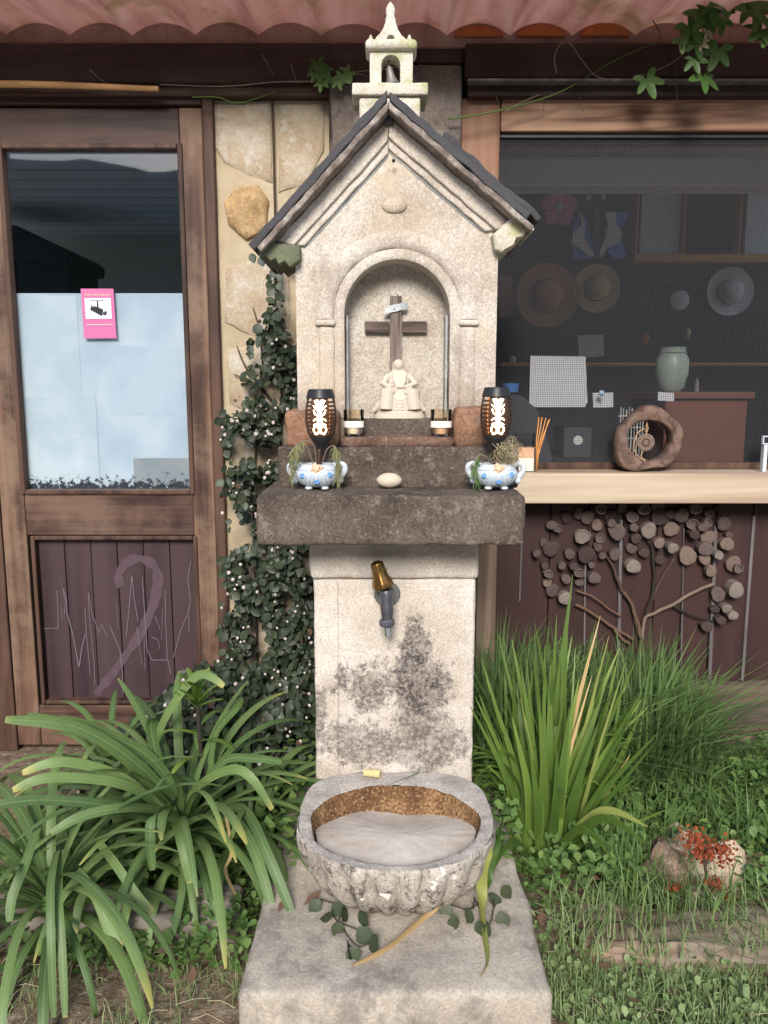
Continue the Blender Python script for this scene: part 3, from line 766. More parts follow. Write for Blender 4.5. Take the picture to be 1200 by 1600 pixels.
# ------------------------------------------------------------------ the wayside shrine
XC = at(617, 500, 1.86).x
slab = MB().rough(at(372,1556,1.235).x, at(866,1556,1.235).x, 1.235, 2.2, -.06, .12, .014, .006, .03, 9, 3)
slab.build('stone_slab', 'slab_stone', None, 60, 'broad grey stone slab on the ground under the fluted basin', 'slab')
shrine = thing('stone_shrine', (XC, 1.95, .12), 'tall cream granite shrine with gabled niche, slate roof and dark stone shelf', 'shrine')
yp_ = 1.75
px0, px1 = at(489, 950, yp_).x, at(744, 950, yp_).x
zsh0, zsh1 = at(600, 853, 1.61).z, at(600, 774, 1.61).z
ped = MB().rough(px0, px1, yp_+.012, 2.20, .10, zsh0+.004, .008, .003, .02, 16, 1).build('pedestal', 'granite_pedestal', shrine, smooth=60)
MB().rough(at(527,1000,yp_).x, px1-.002, yp_, yp_+.03, .11, at(600,906,yp_).z+.001, .008, .0025, .018, 18, 2).build('front_panel', 'granite_pedestal', ped, smooth=60)
MB().rough(px0-.006, px1+.004, yp_-.004, 2.21, at(600,905,yp_).z, zsh0+.006, .012, .003, .018, 18, 5).build('capping', 'granite_pedestal', ped, smooth=60)
MB().rough(at(400,800,1.61).x, at(821,800,1.61).x, 1.61, 2.25, zsh0, zsh1, .010, .0035, .015, 22, 4).build('shelf', 'dark_stone', shrine, smooth=60)
z_step = at(600, 698, 1.78).z
MB().rough(at(434,720,1.78).x, at(812,720,1.78).x, 1.78, 2.2, zsh1-.006, z_step, .008, .003, .015, 22, 6).build('step', 'dark_stone', shrine, smooth=60)
z_led = at(600, 682, 1.82).z
MB().rough(at(532,690,1.82).x, at(708,690,1.82).x, 1.80, 1.99, z_step-.004, z_led, .01, .003, .012, 26, 7).build('ledge', 'dark_stone_red', shrine, smooth=60)
MB().rough(at(446,660,1.82).x, at(531,690,1.82).x-.001, 1.81, 2.1, z_step-.004, at(460,641,1.81).z, .014, .005, .012, 26, 8).build('side_block', 'brown_stone', shrine, smooth=60)
MB().rough(at(709,660,1.82).x, at(783,690,1.82).x, 1.81, 2.1, z_step-.004, at(740,636,1.81).z, .014, .005, .012, 26, 9).build('side_block', 'brown_stone', shrine, smooth=60)
# niche house
yf, yb_ = 1.86, 2.14
bx0, bx1 = at(463, 500, yf).x, at(776, 500, yf).x
zbase = z_step + .005
nxc = at(620.5, 500, yf).x; nr = (at(703,550,yf).x - at(539,550,yf).x)/2
zsp = at(600, 405, yf).z - nr
z_nf = at(600, 654, yf+.03).z                                  # floor of the niche
apex = (at(607, 214, yf).x, at(607, 214, yf).z)
zl, zr = at(463, 378, yf).z, at(776, 366, yf).z
def gable(x):
    return apex[1] + (zl-apex[1])*(apex[0]-x)/(apex[0]-bx0) if x < apex[0] else apex[1] + (zr-apex[1])*(x-apex[0])/(bx1-apex[0])
xsN = [nxc - nr*math.cos(math.pi*i/36) for i in range(37)]
xsL = [bx0 + (xsN[0]-bx0)*i/8 for i in range(8)]; xsR = [xsN[-1] + (bx1-xsN[-1])*i/8 for i in range(1, 9)]
allx = sorted(set([round(q, 6) for q in xsL + xsN + xsR] + [round(apex[0], 6)]))
mb = MB()
def low(x): return zsp + math.sqrt(max(0, nr*nr - (x-nxc)**2))
vs = []; fs = []
def front_dy(x, z): return .0018*noise.noise(Vector((x*30, z*30, 3)))
NZ = 14
colv = []
for x in allx:
    ins = abs(x-nxc) < nr - 1e-5
    zb2 = low(x) if abs(x-nxc) <= nr + 1e-5 else None
    colv.append((x, zb2, ins))
def addcol(x, z0, z1):
    i0 = len(vs)
    for q in range(NZ+1):
        z = z0 + (z1-z0)*q/NZ; vs.append(Vector((x, yf + front_dy(x, z), z)))
    return i0
def strip(a, b):
    for q in range(NZ): fs.append((a+q, b+q, b+q+1, a+q+1))
for i in range(len(allx)-1):
    x0, x1 = allx[i], allx[i+1]; inside = abs((x0+x1)/2 - nxc) < nr
    z00, z01 = (low(x0), low(x1)) if inside else (zbase, zbase)
    strip(addcol(x0, z00, gable(x0)), addcol(x1, z01, gable(x1)))
# reveal of the niche, outer sides, top
pathN = [(nxc-nr, zbase), (nxc-nr, zsp)] + [(nxc - nr*math.cos(math.pi*i/36), zsp + nr*math.sin(math.pi*i/36)) for i in range(1, 36)] + [(nxc+nr, zsp), (nxc+nr, zbase)]
YN = yf + .085
for a, b in zip(pathN[:-1], pathN[1:]):
    n0 = len(vs); vs += [Vector((a[0], yf, a[1])), Vector((b[0], yf, b[1])), Vector((b[0], YN, b[1])), Vector((a[0], YN, a[1]))]; fs.append((n0, n0+1, n0+2, n0+3))
outl = [(bx0, zbase), (bx0, zl), apex, (bx1, zr), (bx1, zbase)]
for a, b in zip(outl[:-1], outl[1:]):
    n0 = len(vs); vs += [Vector((a[0], yf, a[1])), Vector((b[0], yf, b[1])), Vector((b[0], yb_, b[1])), Vector((a[0], yb_, a[1]))]; fs.append((n0, n0+3, n0+2, n0+1))
n0 = len(vs); vs += [Vector((a[0], yb_, a[1])) for a in outl]; fs.append((n0, n0+4, n0+3, n0+2, n0+1)[::-1])
bm = bmesh.new(); bv = [bm.verts.new(p) for p in vs]
for f in fs:
    try: bm.faces.new([bv[i] for i in f])
    except ValueError: pass
bmesh.ops.remove_doubles(bm, verts=bm.verts, dist=.0004); bmesh.ops.recalc_face_normals(bm, faces=bm.faces)
bm.verts.ensure_lookup_table(); bm.verts.index_update()
mb = MB(); mb.v = [v.co.copy() for v in bm.verts]; mb.f = [tuple(v.index for v in f.verts) for f in bm.faces]; bm.free()
chapel = mb.build('niche_house', 'granite_chapel', shrine, smooth=35)
MB().rough(nxc-nr-.01, nxc+nr+.01, YN-.003, YN+.05, zbase, zsp+nr+.01, .004, .002, .02, 20, 3).build('niche_back', 'granite_niche', chapel, smooth=60)
MB().rough(nxc-nr+.001, nxc+nr-.001, yf+.006, YN+.02, zbase-.002, z_nf, .004, .002, .02, 20, 4).build('niche_floor', 'dark_stone', chapel, smooth=60)
# arch mouldings
def arch_sweep(r0, prof, zlow, name, mt):
    """prof: (extra radius, proud)"""
    path = [(-1, zlow), (-1, (zlow+zsp)/2)]
    mb = MB(); vs = []; k = len(prof)
    stations = []
    for zz in (zlow, zlow*.5+zsp*.5): stations.append(('l', zz))
    for i in range(41): stations.append(('a', math.pi*i/40))
    for zz in (zlow*.5+zsp*.5, zlow): stations.append(('r', zz))
    for kind, q in stations:
        for dr, dy in prof:
            r_ = r0 + dr
            if kind == 'l': x, z = nxc - r_, q
            elif kind == 'r': x, z = nxc + r_, q
            else: x, z = nxc - r_*math.cos(q), zsp + r_*math.sin(q)
            vs.append((x, yf - dy + .0012*noise.noise(Vector((x*40, 0, z*40))), z))
    fs = []
    for i in range(len(stations)-1):
        for j in range(k-1): fs.append((i*k+j, i*k+j+1, (i+1)*k+j+1, (i+1)*k+j))
    fs += [tuple(range(k)), tuple(range((len(stations)-1)*k, len(stations)*k))[::-1]]
    mb.add(vs, fs); return mb.build(name, mt, chapel, smooth=50)
arch_sweep(nr, [(0, -.01), (0, .001), (.003, .003), (.010, .004), (.018, .003), (.021, -.01)], z_nf+.002, 'arch_moulding', 'granite_chapel')
arch_sweep(nr, [(.024, -.01), (.024, .001), (.030, .006), (.040, .009), (.052, .008), (.060, .005), (.066, .001), (.066, -.01)], zsp-.012, 'arch_moulding', 'granite_chapel')
for s_ in (-1, 1):                                              # imposts and pilaster strips below the arch
    a, b = sorted((nxc + s_*(nr+.022), nxc + s_*(nr+.062)))
    MB().rough(a, b, yf-.006, yf+.02, zbase+.03, zsp-.028, .010, .002, .015, 25, s_).build('pilaster', 'granite_chapel', chapel, smooth=60)
    a, b = sorted((nxc + s_*(nr+.0215), nxc + s_*(nr+.068)))
    MB().rough(a, b, yf-.010, yf+.02, zsp-.027, zsp-.013, .005, .0015, .012, 25, s_+4).build('impost', 'granite_chapel', chapel, smooth=60)
    a, b = sorted((nxc + s_*(nr-.001), nxc + s_*(nr-.008)))
    MB().rough(a, b, YN-.05, YN-.004, z_nf+.001, zsp+.002, .003, .0015, .015, 25, s_+9).build('jamb_strip', 'blue_mortar', chapel, smooth=60)
# small carved boss and nail hole in the gable
mb = MB(); c = at(616, 322, yf); mb.ball(c, .030, .010, .017, 18, 10); mb.build('carved_boss', 'granite_chapel', chapel, smooth=180)
c = at(615, 251, yf-.026); MB().ball(c, .0042, .006, .0042, 8, 6).build('bolt', 'black_plastic', chapel, smooth=180)
# raking cornice and slates
AP = at(607, 160, 1.80)
EL = at(404, 386, 1.80); ER = at(832, 354, 1.80)
def rake(side, d0, d1, y0, y1, name, mt, parent, ext=0, seed=0, amp=.002, top=0, e_out=None):
    """band following the slope between perpendicular offsets d0 (outer) and d1 (inner)"""
    E = EL if side < 0 else ER
    a = Vector((AP.x, AP.z)); b = Vector((E.x, E.z)); d = (b-a).normalized(); nrm = Vector((-d.y, d.x))
    if nrm.y > 0: nrm = -nrm                                      # pointing inward/down
    Lr = (b-a).length + ext
    mb = MB(); N = 26; vs = []
    ca = (Vector((0,-1)) ).dot(d)                                # mitre at the ridge: keep x on the ridge line
    for i in range(N+1):
        for dd, yy2 in ((d0, y0), (d1, y0), (d1, y1), (d0, y1)):
            s0 = -nrm.x*dd/d.x + top                             # start where the band meets the ridge plane
            s1 = Lr - (dd-d0)*(.0 if e_out is None else e_out)
            p = a + d*(s0 + (s1-s0)*i/N) + nrm*dd
            o = amp*noise.noise(Vector((p.x*30, yy2*20+seed, p.y*30)))
            vs.append((p.x + nrm.x*o, yy2 + o, p.y + nrm.y*o))
    fs = [(i*4+j, i*4+(j+1)%4, (i+1)*4+(j+1)%4, (i+1)*4+j) for i in range(N) for j in range(4)] + [(3,2,1,0), (N*4, N*4+1, N*4+2, N*4+3)]
    bm = bmesh.new(); bv = [bm.verts.new(p) for p in vs]
    for f in fs: bm.faces.new([bv[i] for i in f])
    bmesh.ops.recalc_face_normals(bm, faces=bm.faces); bm.verts.index_update()
    mb.v = [v.co.copy() for v in bm.verts]; mb.f = [tuple(v.index for v in f.verts) for f in bm.faces]; bm.free()
    o = mb.build(name, mt, parent, smooth=40); bevel(o, .003); return o
for s_ in (-1, 1):
    rake(s_, .012, .046, 1.841, 2.13, 'raking_cornice', 'granite_chapel', chapel, -.040, 1+s_, e_out=.6)
    rake(s_, .043, .062, 1.850, 2.12, 'raking_cornice', 'granite_chapel', chapel, -.060, 3+s_, e_out=.9)
    rake(s_, .060, .068, 1.8575, 2.10, 'mortar_line', 'blue_mortar', chapel, -.080, 6+s_, e_out=.9)
roof = MB().rough(AP.x-.012, AP.x+.012, 1.83, 2.15, AP.z-.035, AP.z-.012, .004, .002, .02).build('roof', 'slate_dark', shrine, smooth=60)
wood_c = NG('slate_edge'); v = wood_c.coord((1,1,1), True); nA = wood_c.noise(wood_c.coord((6,6,6), True), 5, 7, .7)
cc = wood_c.ramp(nA, [(.3, lin(96,82,76,.65)), (.5, lin(140,126,116,.7)), (.7, lin(190,180,170,.78))]); wood_c.bsdf(cc, .85, wood_c.bump(nA, .6, .005), 0, .2)
for s_ in (-1, 1):
    rake(s_, -.002, .0118, 1.795, 2.14, 'slate', 'slate_edge', roof, .004, 7+s_, .003)
    rake(s_, -.022, -.0035, 1.802, 2.16, 'slate', 'slate_dark', roof, .012 if s_ < 0 else -.02, 9+s_, .004, top=.004)
rake(1, -.040, -.0235, 1.83, 2.16, 'slate', 'slate_dark', roof, .004, 21, .006, top=.16)
rake(1, -.036, -.0238, 1.86, 2.17, 'slate', 'slate_dark', roof, -.20, 25, .005, top=.02)
rake(-1, -.036, -.0235, 1.88, 2.16, 'slate', 'slate_dark', roof, -.05, 27, .006, top=.03)
# broken, mossy ends of the cornice
for outp, mt, y0, nm in (([(398,386),(412,374),(468,384),(468,404),(452,416),(446,408),(436,414),(430,405),(420,408),(415,398),(405,400)], 'moss_stone', 1.825, 'cornice_end'),
        ([(770,366),(800,338),(832,352),(836,358),(822,362),(820,368),(806,372),(802,384),(786,392),(774,388)], 'granite_belfry', 1.825, 'cornice_end')):
    P = [at(q, r_, y0) for q, r_ in outp]; c0 = sum(P, Vector())/len(P)
    mb = MB(); n_ = len(P); L_ = []
    for k_, (dy, s2) in enumerate(((0, .86), (.006, 1.0), (.04, 1.02), (.10, .98), (.18, .95))):
        for p in P:
            q3 = c0 + (p-c0)*s2; o_ = .004*noise.noise(q3*60 + Vector((0, k_*2.2, 0))); mb.v.append(Vector((q3.x + o_, y0 + dy + o_, q3.z + o_)))
    for k_ in range(4):
        for i in range(n_): mb.f.append((k_*n_+i, k_*n_+(i+1) % n_, (k_+1)*n_+(i+1) % n_, (k_+1)*n_+i))
    mb.f += [tuple(range(n_))[::-1], tuple(range(4*n_, 5*n_))]
    mb.build(nm, mt, roof, smooth=40)
# belfry on the ridge
yB = 1.93
def bx(a): return at(a, 110, yB).x
def bz(b): return at(610, b, yB).z
bel = MB().rough(bx(551), bx(667), yB-.055, yB+.055, bz(162), bz(143), .004, .0015, .012, 30, 1).build('belfry', 'granite_belfry', shrine, smooth=60)
MB().rough(bx(562), bx(656), yB-.045, yB+.045, bz(215), bz(162)-.0002, .006, .0015, .012, 30, 2).build('belfry_base', 'granite_belfry', bel, smooth=60)
mb = MB(); a0, a1 = bx(578), bx(644.5); ca_ = bx(610.5); ra = (bx(625)-bx(596))/2
pts = [(a0, bz(143)), (ca_-ra, bz(143))] + [(ca_ - ra*math.cos(math.pi*i/14), bz(109) + ra*1.0*math.sin(math.pi*i/14)) for i in range(15)] + [(ca_+ra, bz(143)), (a1, bz(143)), (a1, bz(87)), (a0, bz(87))]
bevel(mb.prism(pts, yB-.026, yB+.026).build('belfry_arch', 'granite_belfry', bel), .002)
MB().rough(bx(571.5), bx(651), yB-.040, yB+.040, bz(88), bz(71), .010, .001, .01, 30, 5).build('belfry_cornice', 'granite_belfry', bel, smooth=60)
cu = [(bx(585), bz(71)), (bx(588), bz(63)), (bx(594), bz(57)), (bx(599), bz(49)), (bx(602), bz(40)), (bx(603), bz(34)), (bx(617), bz(34)), (bx(618.5), bz(42)), (bx(622), bz(52)), (bx(627), bz(60)), (bx(633), bz(65)), (bx(635), bz(71)),
      (bx(616), bz(71)), (bx(616), bz(64)), (bx(613), bz(60)), (bx(608), bz(60)), (bx(605), bz(64)), (bx(605), bz(71))]
bevel(MB().prism(cu, yB-.018, yB+.018).build('belfry_pediment', 'granite_belfry', bel), .002)
sc_ = lambda d: d * (bx(611) - bx(610))
MB().lathe([(sc_(7.6), bz(34)), (sc_(9), bz(31)), (sc_(7), bz(28)), (sc_(6), bz(26)), (sc_(7.6), bz(20)), (sc_(7.2), bz(14)), (sc_(4.5), bz(8)), (sc_(.6), bz(3))], (bx(610), yB, 0), 16).build('finial', 'granite_belfry', bel, smooth=50)
for a in (579.5, 639.5):
    MB().lathe([(sc_(4), bz(71)), (sc_(3.8), bz(62)), (sc_(2.8), bz(58)), (sc_(.5), bz(54))], (bx(a), yB, 0), 8).build('pinnacle', 'granite_belfry', bel, smooth=40)
mb = MB(); Mt = Matrix.Rotation(R(-12), 3, 'Y')
mb.lathe([(.0015, 0), (.004, -.002), (.0075, -.008), (.0095, -.022), (.0125, -.034), (.0175, -.044), (.0165, -.0445), (.011, -.034), (.007, -.01)], at(607, 102, yB), 20, Mt, cap=False)
MBbell = mb.build('bell', 'bell_bronze', bel, smooth=60)
c = at(607, 102, yB); MB().tube([c + Vector((0,0,.012)), c + Vector((.001,0,-.02)), c + Vector((.006,0,-.047))], .0014, 6).build('clapper', 'dull_iron', bel, smooth=60)
MB().tube([c + Vector((.004,.004,-.004)), c + Vector((.011,.004,-.012)), c + Vector((.009,.004,-.022)), c + Vector((.017,.004,-.028)), c + Vector((.016,.004,-.036))], .002, 6).build('bracket', 'black_plastic', bel, smooth=60)

# ------------------------------------------------------------------ basin
cx, cy, rz_ = XC + .0, 1.545, at(615, 1275, 1.55).z
mb = MB(); NTH = 160
def outl(th, k=1.0):
    """plan of the bowl: round in front, squarer towards the pedestal"""
    c_, s_ = math.cos(th), math.sin(th)
    if s_ > 0: e = 3.6; a, b = .214, .205
    else: e = 2.15; a, b = .214, .195
    r_ = (abs(c_/a)**e + abs(s_/b)**e)**(-1/e); return r_
zslab = .121; Hb = rz_ - zslab
layers = []      # (scale, z, flute amplitude, inner?)
for f_, s_, fl in ((0, .46, .25), (.06, .56, .6), (.16, .69, .9), (.30, .81, 1), (.46, .90, 1), (.62, .955, 1), (.76, .985, .9), (.86, .998, .6), (.93, 1.0, .25), (.97, .995, .1), (1.0, .975, 0)):
    layers.append((s_, zslab - .004 + f_*(Hb+.004), fl, 0))
vs = []; fs = []
for s_, z, fl, _ in layers:
    for j in range(NTH):
        th = 2*math.pi*j/NTH; r_ = outl(th)*s_
        if fl and math.sin(th) < .75:
            ph = th*22; r_ -= .017*fl*(1 - abs(math.cos(ph/2))**.8)
        p = Vector((cx + r_*math.cos(th), cy + r_*math.sin(th), z))
        o = .004*noise.noise(p*24) + .002*noise.noise(p*60)
        vs.append(p + Vector((math.cos(th)*o, math.sin(th)*o, o*.35)))
k = len(layers)
for i in range(k-1):
    for j in range(NTH): fs.append((i*NTH+j, i*NTH+(j+1)%NTH, (i+1)*NTH+(j+1)%NTH, (i+1)*NTH+j))
fs.append(tuple(range(NTH))[::-1])
basin = MB().add(vs, fs).build('stone_basin', 'basin_stone', None, 70, 'fluted grey stone basin filled with sand standing on the slab', 'basin')
# rim top and hollow
icx, icy = cx - .002, cy - .010
def inner(th, k=1.0): return (math.cos(th)*.183*k*(1+.012*math.sin(5*th+1)+.01*math.sin(9*th)), math.sin(th)*.157*k*(1+.012*math.sin(7*th)))
vs = []; fs = []
for q in range(6):
    t = q/5
    for j in range(NTH):
        th = 2*math.pi*j/NTH; r_ = outl(th)*.975
        po = Vector((cx + r_*math.cos(th), cy + r_*math.sin(th), 0)); ix, iy = inner(th); pi_ = Vector((icx + ix, icy + iy, 0))
        p = po.lerp(pi_, t); p.z = rz_ + (.003*noise.noise(p*22) + .002*noise.noise(p*55))*(1 if q else .6) - (.004 if q == 5 else 0)
        vs.append(p)
for i in range(5):
    for j in range(NTH): fs.append((i*NTH+j, i*NTH+(j+1)%NTH, (i+1)*NTH+(j+1)%NTH, (i+1)*NTH+j))
MB().add(vs, fs).build('rim', 'basin_rim', basin, smooth=70)
vs = []; fs = []; dep = ((1.0, -.004), (.985, -.014), (.955, -.035), (.91, -.058), (.84, -.078))
for s_, dz in dep:
    for j in range(NTH):
        th = 2*math.pi*j/NTH; ix, iy = inner(th, s_); p = Vector((icx+ix, icy+iy, rz_+dz)); vs.append(p + Vector((0,0,.003*noise.noise(p*30))))
for i in range(len(dep)-1):
    for j in range(NTH): fs.append((i*NTH+j, i*NTH+(j+1)%NTH, (i+1)*NTH+(j+1)%NTH, (i+1)*NTH+j))
MB().add(vs, fs).build('hollow', 'basin_inside', basin, smooth=180)
vs = []; fs = []
for q in range(12):
    for j in range(NTH):
        th = 2*math.pi*j/NTH; ix, iy = inner(th, .945*(1-q/11.5)); p = Vector((icx+ix, icy+iy, 0))
        sl = (iy/.15)                                              # the sand lies higher in front and thins out at the back
        wav = .012*noise.noise(Vector((p.x*9, p.y*9, 5)))*max(0, sl+.2)
        p.z = rz_ - .026 - .034*max(0, sl+.15)**1.2 + wav + .0015*noise.noise(p*60); vs.append(p)
for i in range(11):
    for j in range(NTH): fs.append((i*NTH+j, i*NTH+(j+1)%NTH, (i+1)*NTH+(j+1)%NTH, (i+1)*NTH+j))
fs.append(tuple(range(11*NTH, 12*NTH)))
MB().add(vs, fs).build('sand', 'basin_sand', basin, smooth=180)
# cork on the rim
c = at(581, 1186, 1.722); c.z = rz_ + .0105
MB().tube([c + Vector((-.020,0,.001)), c, c + Vector((.020,-.004,0))], [.0085,.0092,.0098], 14).build('cork', 'cork', None, 60, 'yellowish cork lying on the back rim of the stone basin', 'cork')

# ------------------------------------------------------------------ tap
tp = at(602, 925, yp_ - .03)
tap = thing('water_tap', (tp.x, yp_, tp.z), 'brass and grey metal water tap on the granite pedestal front', 'tap')
mb = MB(); mb.lathe([(.001,-.004),(.030,-.004),(.031,.000),(.028,.006),(.012,.010),(.001,.010)], (at(605,928,yp_).x, yp_-.002, at(605,928,yp_).z), 22, Matrix.Rotation(R(90), 3, 'X'))
mb.build('mounting_plate', 'dull_iron', tap, smooth=40)
MB().tube([(tp.x+.003, yp_, tp.z), (tp.x+.002, yp_-.035, tp.z-.002), (tp.x+.002, yp_-.055, tp.z-.008)], [.012,.012,.013], 14).build('inlet', 'pewter', tap, smooth=60)
q = lambda a, b, y=yp_-.058: at(a, b, y)
MB().tube([q(603,922), q(604,930), q(604,938), q(604,945), q(605,955), q(605,968)], [.012,.0155,.013,.0155,.0145,.0125], 16).build('tap_body', 'pewter', tap, smooth=60)
MB().tube([q(604,967), q(604.5,971), q(605,977), q(605,979)], [.0150,.0180,.0176,.013], 8).build('collar_nut', 'pewter', tap, smooth=30)
MB().tube([q(606,978), q(606,982), q(606.5,986), q(607,993)], [.0100,.0094,.0098,.0094], 14).build('spout', 'chrome', tap, smooth=50)
q = lambda a, b, y=yp_-.052: at(a, b, y)
hd = MB().tube([q(600,922), q(599,917), q(597,909), q(594,899), q(591,888), q(588,880), q(587,877)], [.012,.0255,.0240,.0175,.0160,.0155,.007], 8).build('tap_handle', 'brass', tap, smooth=35)
bevel(hd, .002)

# ------------------------------------------------------------------ things on the shrine
yc = YN - .012
xu0, xu1 = at(609.5, 520, yc).x, at(627, 520, yc).x
cross = thing('wooden_cross', (at(618,640,yc).x, yc, z_nf), 'weathered wooden cross leaning in the niche behind the white figure', 'cross')
bevel(MB().box(xu0, xu1, yc-.010, yc+.002, z_nf+.001, at(618,463,yc).z).build('upright', 'cross_wood', cross), .0015)
for a, b in ((570, 608.7), (628.3, 667)):
    bevel(MB().box(at(a,511,yc).x, at(b,511,yc).x, yc-.008, yc+.002, at(600,520,yc).z, at(600,502.5,yc).z).build('arm', 'cross_wood_h', cross), .0015)
s0 = [at(600,487,yc-.012), at(606,484,yc-.014), at(613,482,yc-.0145), at(622,480.5,yc-.0145), at(630,478,yc-.014), at(637,479,yc-.011)]
mb = MB()
for i, p in enumerate(s0):
    hh = [.005,.0085,.009,.009,.0085,.006][i]; mb.v += [p + Vector((.002,0,hh)), p + Vector((-.002,0,-hh)), p + Vector((.002,.0012,hh)), p + Vector((-.002,.0012,-hh))]
for i in range(5):
    a = i*4; mb.f += [(a,a+1,a+5,a+4),(a+2,a+6,a+7,a+3),(a,a+4,a+6,a+2),(a+1,a+3,a+7,a+5)]
mb.f += [(0,2,3,1),(20,21,23,22)]
mb.build('scroll', 'silver_scroll', cross, smooth=60)
MB().ball(at(616,483,yc-.016), .0016,.0016,.0016,8,6).build('nail', 'black_plastic', cross, smooth=180)
MB().tube([at(621.5,464,yc-.004), at(621.5,459.5,yc-.004)], .0014, 6).build('hook', 'black_plastic', cross, smooth=60)

# white figure: a plain seated draped figure, a generic stand-in
yS = yf + .040
fig = thing('figurine', (at(624,650,yS).x, yS, z_nf), 'small white plaster figure of a seated robed person on a plinth', 'figurine')
sx = at(624,650,yS).x; sz = z_nf
mb = MB(); mb.lathe([(1,0),(1.0,.010),(.985,.013),(1,.0135),(.97,.018),(.1,.0182)], (0,0,0), 40)
for i, p in enumerate(mb.v): mb.v[i] = Vector((sx + p.x*.0625, yS + p.y*.031, sz + .0005 + p.z))
mb.build('plinth', 'white_plaster', fig, smooth=40)
mb = MB()
def el(dx, dy, dz, a, b, c_, M=None): mb.ball((sx+dx, yS+dy, sz+.018+dz), a, b, c_, 14, 9, M=M)
el(0, .006, .030, .040, .024, .034); el(0, .010, .014, .055, .026, .018)
el(-.002, .008, .068, .024, .015, .030); el(-.002, .010, .088, .022, .012, .012)
el(-.002, .006, .112, .0105, .0115, .0135); el(-.002, .010, .108, .0135, .0105, .018); el(-.002, .011, .096, .015, .010, .012)
def lb(*a, r=(.01,.009)):
    P = [Vector((sx+x, yS+y, sz+.018+z)) for x, y, z in a]
    mb.tube(P, [r[0] + (r[1]-r[0])*i/(len(P)-1) for i in range(len(P))], 10)
lb((-.012,.0,.045), (-.026,-.022,.046), (-.028,-.024,.004), r=(.016,.014)); lb((.012,.0,.045), (.026,-.022,.044), (.030,-.022,.004), r=(.016,.014))
lb((-.022,.006,.086), (-.034,-.004,.066), (-.016,-.022,.056), r=(.0085,.0062)); lb((.018,.006,.086), (.032,-.004,.066), (.010,-.022,.056), r=(.0085,.0062))
for i in range(9):
    t = -1 + 2*i/8; lb((t*.022, -.016, .046-.004*abs(t)), (t*.036, -.024, .026), (t*.052, -.024+.010*abs(t), .001), r=(.0045,.0065))
for i in range(4): lb((-.028,-.024+.002*i,.040-.009*i), (0,-.026,.026-.008*i), (.028,-.024+.002*i,.038-.009*i), r=(.004,.004))
for i in range(5): t = -1+2*i/4; lb((t*.012, -.004, .092), (t*.010, -.010, .072), (t*.004,-.014,.056), r=(.0032,.004))
mb.v = [Vector((sx + (p.x-sx)*1.18, p.y, p.z)) for p in mb.v]
o = mb.build('figure', 'white_plaster', fig, smooth=180)
m = o.modifiers.new('remesh', 'REMESH'); m.mode = 'VOXEL'; m.voxel_size = .0012; m.use_smooth_shade = True
m = o.modifiers.new('smooth', 'SMOOTH'); m.factor = .5; m.iterations = 2

# candle glasses
for a, b, y, lab, amber in ((553, 672, 1.835, 'candle glass with pale wax and paper band on the ledge near the creeper', 0), (689, 676, 1.832, 'candle glass with amber wax and paper band on the ledge near the window', 1)):
    c = at(a, b, y); c.z = z_led + .0012; r_ = .0255 if amber else .0245; hgt = .062
    cg = thing('candle_glass', c, lab, 'candle')
    MB().lathe([(r_*.86,0),(r_*.9,.001),(r_*.98,.03),(r_,hgt),(r_-.0016,hgt),(r_*.98-.0016,.03),(r_*.86-.0016,.004),(.0005,.004)], c, 28, cap=False).build('glass', 'amber_glass', cg, smooth=40)
    MB().lathe([(r_*.82,.005),(r_*.93,.030),(r_*.93,.031),(.003,.030)], c, 24).build('wax', 'wax' if not amber else 'terracotta_rose', cg, smooth=40)
    MB().tube([c+Vector((0,0,.030)), c+Vector((.001,0,.037))], .0008, 6).build('wick', 'black_plastic', cg)
    mb = MB(); k_ = 14
    for i in range(k_+1):
        t = -math.pi*.92 + math.pi*.84*i/k_; rr_ = r_*1.012
        mb.v += [c+Vector((rr_*math.cos(t), rr_*math.sin(t), .020)), c+Vector((rr_*math.cos(t), rr_*math.sin(t), .035))]
    for i in range(k_): mb.f.append((2*i, 2*i+2, 2*i+3, 2*i+1))
    mb.build('label_band', 'label_paper', cg, smooth=180)

# pebble egg
c = at(608, 755, 1.74); c.z = zsh1
MB().ball(c + Vector((0,0,.0175)), .029, .021, .0175, 24, 14, .04, 4, 2).build('pebble', 'pebble', None, 180, 'smooth cream oval pebble lying on the dark stone shelf', 'pebble')

